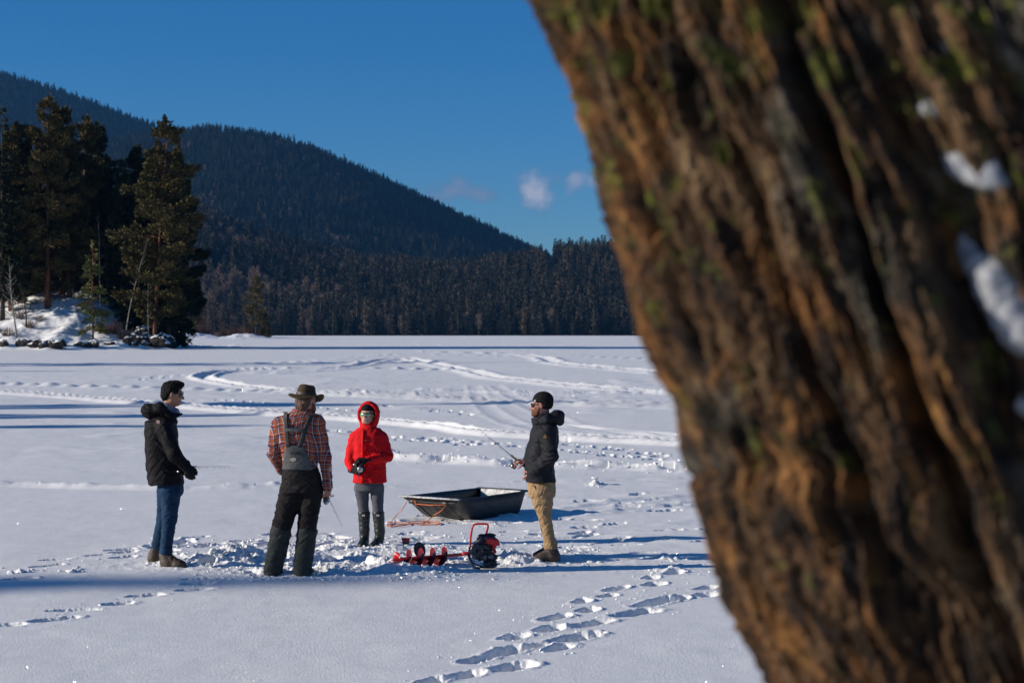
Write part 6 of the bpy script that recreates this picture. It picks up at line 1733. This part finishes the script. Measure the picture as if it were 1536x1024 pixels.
def hole_cover():
    c = U(629.5, 824.5, 18.95); 
    Mx = rotm(R(52), R(78)); b = MB()
    b.lathe([(0, .004), (.055, .006), (.072, .012), (.080, .010), (.084, 0), (.080, -.010), (.060, -.006), (0, -.004)], c * 0, Mx, 28)
    o = empty('auger_cover', c, 'round black disc standing on edge behind the red spiral bit', 'disc')
    b.build('disc', M['black_plastic'], o)
    h = MB(); h.lathe([(0, .016), (.030, .015), (.036, .008), (.036, .004)], c * 0, Mx, 20); h.lathe([(0, -.014), (.050, -.013), (.056, -.006)], c * 0, Mx, 20); h.build('hub', M['blade_dark'], o)
hole_cover()

def auger_engine():
    d0 = 18.2; o = U(727, 853, d0); o[2] = 0.0
    root = empty('auger_engine', o, 'small black petrol engine with red tubular handle and red shroud on the snow', 'engine')
    q = lambda px, py, dy=0.0: U(px, py, d0 + dy) - o
    # recoil / engine block
    blk = [rbox(q(724, 826, 0), (.085, .10, .085), rotm(R(20)), .03), rbox(q(731, 812, .0), (.075, .08, .055), rotm(R(20), R(10)), .025), ell(q(716, 826, -.06), (.062, .05, .062), None), cap(q(722, 806, .02), q(738, 804, .02), .035, .03), rbox(q(735, 839, -.02), (.055, .08, .055), rotm(R(15)), .02)]
    def fin(V, N_): return .006 * np.sign(np.sin(V[:, 2] * 230)) * (np.abs(N_[:, 2]) < .6) + (vn3(V[:, 0] * 40, V[:, 1] * 40, V[:, 2] * 40, 4) - .5) * .016
    part('engine_block', blk, .004, M['black_steel'], root, k=.02, disp=fin, smooth=1)
    b = MB()
    for i, r in enumerate((.054, .040, .026)): b.tube([q(716, 826, -.115 - .004 * i) + np.array([r * math.cos(a), 0, r * math.sin(a)]) for a in np.linspace(0, 6.283, 19)], .0035, 5, cap=False)
    for a in np.linspace(0, 6.283, 9)[:-1]: b.tube([q(716, 826, -.116) + np.array([.02 * math.cos(a), 0, .02 * math.sin(a)]), q(716, 826, -.114) + np.array([.054 * math.cos(a), 0, .054 * math.sin(a)])], .003, 4)
    b.build('recoil_grille', M['grey_alloy'], root)
    part('red_shroud', [rbox(q(737, 812, -.07), (.060, .045, .030), rotm(R(15), 0, R(14)), .015), cap(q(745, 811, -.09), q(748, 816, -.08), .020, .014), cap(q(731, 808, -.07), q(743, 811, -.10), .022, .018), cap(q(740, 820, -.08), q(742, 825, -.09), .016, .012)], .004, M['red_paint'], root, k=.015, disp=folds(.003, 30, 50, 3))
    b = MB(); b.lathe([(0, .02), (.016, .02), (.019, .012), (.019, -.004)], q(742, 827, -.11), rotm(0, R(90)), 14); b.build('fuel_cap', M['red_paint'], root)
    b = MB()
    b.lathe([(0, .05), (.030, .05), (.034, .04), (.034, -.02), (.028, -.03), (0, -.03)], q(730, 845, -.06), rotm(R(35), R(90)), 16)
    b.lathe([(0, .03), (.020, .03), (.024, .02), (.024, -.02), (0, -.03)], q(741, 847, -.03), rotm(R(-40), R(90)), 14)
    b.box(q(736, 835, -.09), (.028, .02, .022), rotm(R(20)), bev=.006); b.box(q(727, 836, -.10), (.02, .014, .03), rotm(R(-10)), bev=.005)
    b.build('gearbox', M['grey_alloy'], root)
    b = MB(); b.lathe([(0, .014), (.026, .014), (.030, .006), (.030, -.02), (0, -.02)], q(730, 846, -.125), rotm(R(0), R(90)), 16); b.build('muffler', M['black_steel'], root)
    b = MB()
    for (a_, c_) in (((712, 812, -.05), (724, 806, -.08)), ((724, 806, -.08), (736, 815, -.1)), ((718, 840, -.1), (728, 832, -.12)), ((722, 818, -.11), (733, 824, -.11)), ((726, 850, -.08), (716, 848, -.08))): b.tube([q(*a_), (q(*a_) + q(*c_)) / 2 + [0, -.012, .01], q(*c_)], .005, 6)
    b.build('hoses', M['grey_alloy'], root)
    # red handle loop and black lower frame
    rd = MB(); rd.tube(smooth_poly([q(705, 822, .05), q(706, 806, .05), q(708, 793, .05), q(710, 787.5, .05), q(714, 785.5, .05), q(722, 785.3, .05), q(729, 785.5, .05), q(732, 788, .05), q(730.5, 796, .06), q(728, 803, .07)], 5), .0105, 10); rd.build('handle', M['red_paint'], root)
    bk = MB(); bk.tube(smooth_poly([q(705, 820, .05), q(703, 829, .02), q(703, 837, .0), q(707, 845, -.03), q(711, 852.5, -.05)], 5), .010, 8); bk.tube(smooth_poly([q(712, 819, -.05), q(706, 826, -.06), q(704.5, 834, -.07), q(708, 842, -.08), q(715, 847, -.08), q(724, 849, -.08)], 5), .008, 8)
    bk.tube(smooth_poly([q(711, 852, -.05), q(722, 851, -.11), q(738, 851, -.08), q(742, 850, .06), q(720, 851, .10), q(711, 852, -.05)], 4), .007, 8)
    bk.build('frame', M['black_steel'], root)
    cp = MB(); cp.lathe([(0, .022), (.015, .022), (.018, .012), (.018, -.03), (.012, -.05), (0, -.05)], q(700.5, 830, .0), rotm(R(90), R(90)), 12); cp.build('drive_coupling', M['red_paint'], root)
auger_engine()

c = U(608.5, 813.5, 20.4); c[2] = ground_z(c[0], c[1]) + .0
tb = empty('bait_tub', c, 'small faded red plastic tub on the snow right of the black rubber boots', 'tub')
b = MB(); b.lathe([(0, .004), (.036, .004), (.046, .062), (.046, .066), (.041, .066), (.034, .012), (0, .010)], (0, 0, 0), None, 22); b.build('tub', M['pink_tub'], tb)
b = MB(); b.lathe([(.046, .054), (.050, .056), (.050, .066), (.045, .068)], (0, 0, 0), None, 22); b.build('rim', M['red_paint'], tb)

# crumbs of slush and ice thrown up round the holes
def rubble():
    rng = np.random.default_rng(4); V = []; Fs = []; nb = 0
    ico_v = []; ph_ = (1 + 5 ** .5) / 2
    for a, b_ in ((-1, ph_), (1, ph_), (-1, -ph_), (1, -ph_)): ico_v += [(a, b_, 0)]
    for a, b_ in ((-1, ph_), (1, ph_), (-1, -ph_), (1, -ph_)): ico_v += [(0, a, b_)]
    for a, b_ in ((-1, ph_), (1, ph_), (-1, -ph_), (1, -ph_)): ico_v += [(b_, 0, a)]
    ico_v = np.array(ico_v, float) / 1.9
    ico_f = np.array([(0, 11, 5), (0, 5, 1), (0, 1, 7), (0, 7, 10), (0, 10, 11), (1, 5, 9), (5, 11, 4), (11, 10, 2), (10, 7, 6), (7, 1, 8), (3, 9, 4), (3, 4, 2), (3, 2, 6), (3, 6, 8), (3, 8, 9), (4, 9, 5), (2, 4, 11), (6, 2, 10), (8, 6, 7), (9, 8, 1)])
    pts = []
    for (px, py, r, h) in HEAPS:
        c = G(px, py)
        for i in range(int(34 * r / .25)): pts.append((c[0] + rng.normal() * r * 1.0, c[1] + rng.normal() * r * 1.2, rng.uniform(.005, .018) * (1 + (rng.random() < .1))))
    for i in range(700):
        x, y = G(rng.normal(480, 95), rng.uniform(806, 872)); pts.append((x, y, rng.uniform(.005, .02)))
    for i in range(260):
        x, y = G(rng.uniform(560, 900), rng.uniform(800, 856)); pts.append((x, y, rng.uniform(.005, .022)))
    for i in range(170):
        t = rng.random(); x, y = G(595 + t * 480, 687 + t * 20 + rng.normal() * 3); pts.append((x, y, rng.uniform(.010, .032)))
    for i in range(60):
        x, y = G(rng.uniform(750, 1040), 588 + rng.normal() * 2.5); pts.append((x, y, rng.uniform(.02, .045)))
    for (c, Lp, Wp, Dp, a) in PRINTS[:45]:
        for i in range(7): pts.append((c[0] + rng.normal() * .16, c[1] + rng.normal() * .22, rng.uniform(.004, .013)))
    for (px, py) in ((25, 858), (45, 857), (95, 856), (105, 858), (112, 857), (893, 726), (900, 728)):
        x, y = G(px, py)
        for i in range(6): pts.append((x + rng.normal() * .05, y + rng.normal() * .08, rng.uniform(.01, .035)))
    pts = np.array(pts); z = snow_h(pts[:, 0], pts[:, 1])
    n = len(pts)
    sc = pts[:, 2][:, None, None] * rng.uniform(.7, 1.3, (n, 12, 1)) * rng.uniform(.6, 1.4, (n, 1, 3)) * np.array([1.15, 1.15, .65])
    V = ico_v[None] * sc + np.stack([pts[:, 0], pts[:, 1], z + pts[:, 2] * .25], 1)[:, None]
    Q = (ico_f[None] + (np.arange(n) * 12)[:, None, None]).reshape(-1, 3)
    o = link('snow_rubble', mesh_np('snow_rubble', V.reshape(-1, 3), Q, smooth=False), M['snow_far'])
    tag(o, 'scattered lumps and crumbs of churned snow round the fishing holes', kind='stuff')
rubble()

# ------------------------------------------------------------------ air
HAZE = .00003
hz = MB(); hz.box((0, 3300, 600), (3200, 3700, 605)); ho = hz.build('haze', [bpy.data.materials.new('haze')], None, smooth=False)
hm = ho.data.materials[0]; hm.use_nodes = True; hm.node_tree.nodes.clear()
hv = hm.node_tree.nodes.new('ShaderNodeVolumePrincipled'); hout = hm.node_tree.nodes.new('ShaderNodeOutputMaterial')
hv.inputs['Density'].default_value = HAZE; hv.inputs['Color'].default_value = (.13, .46, 1.0, 1); hv.inputs['Anisotropy'].default_value = .1
hm.node_tree.links.new(hv.outputs[0], hout.inputs['Volume'])
tag(ho, 'thin blue winter haze', kind='stuff')
print('scene done', len(bpy.data.objects))
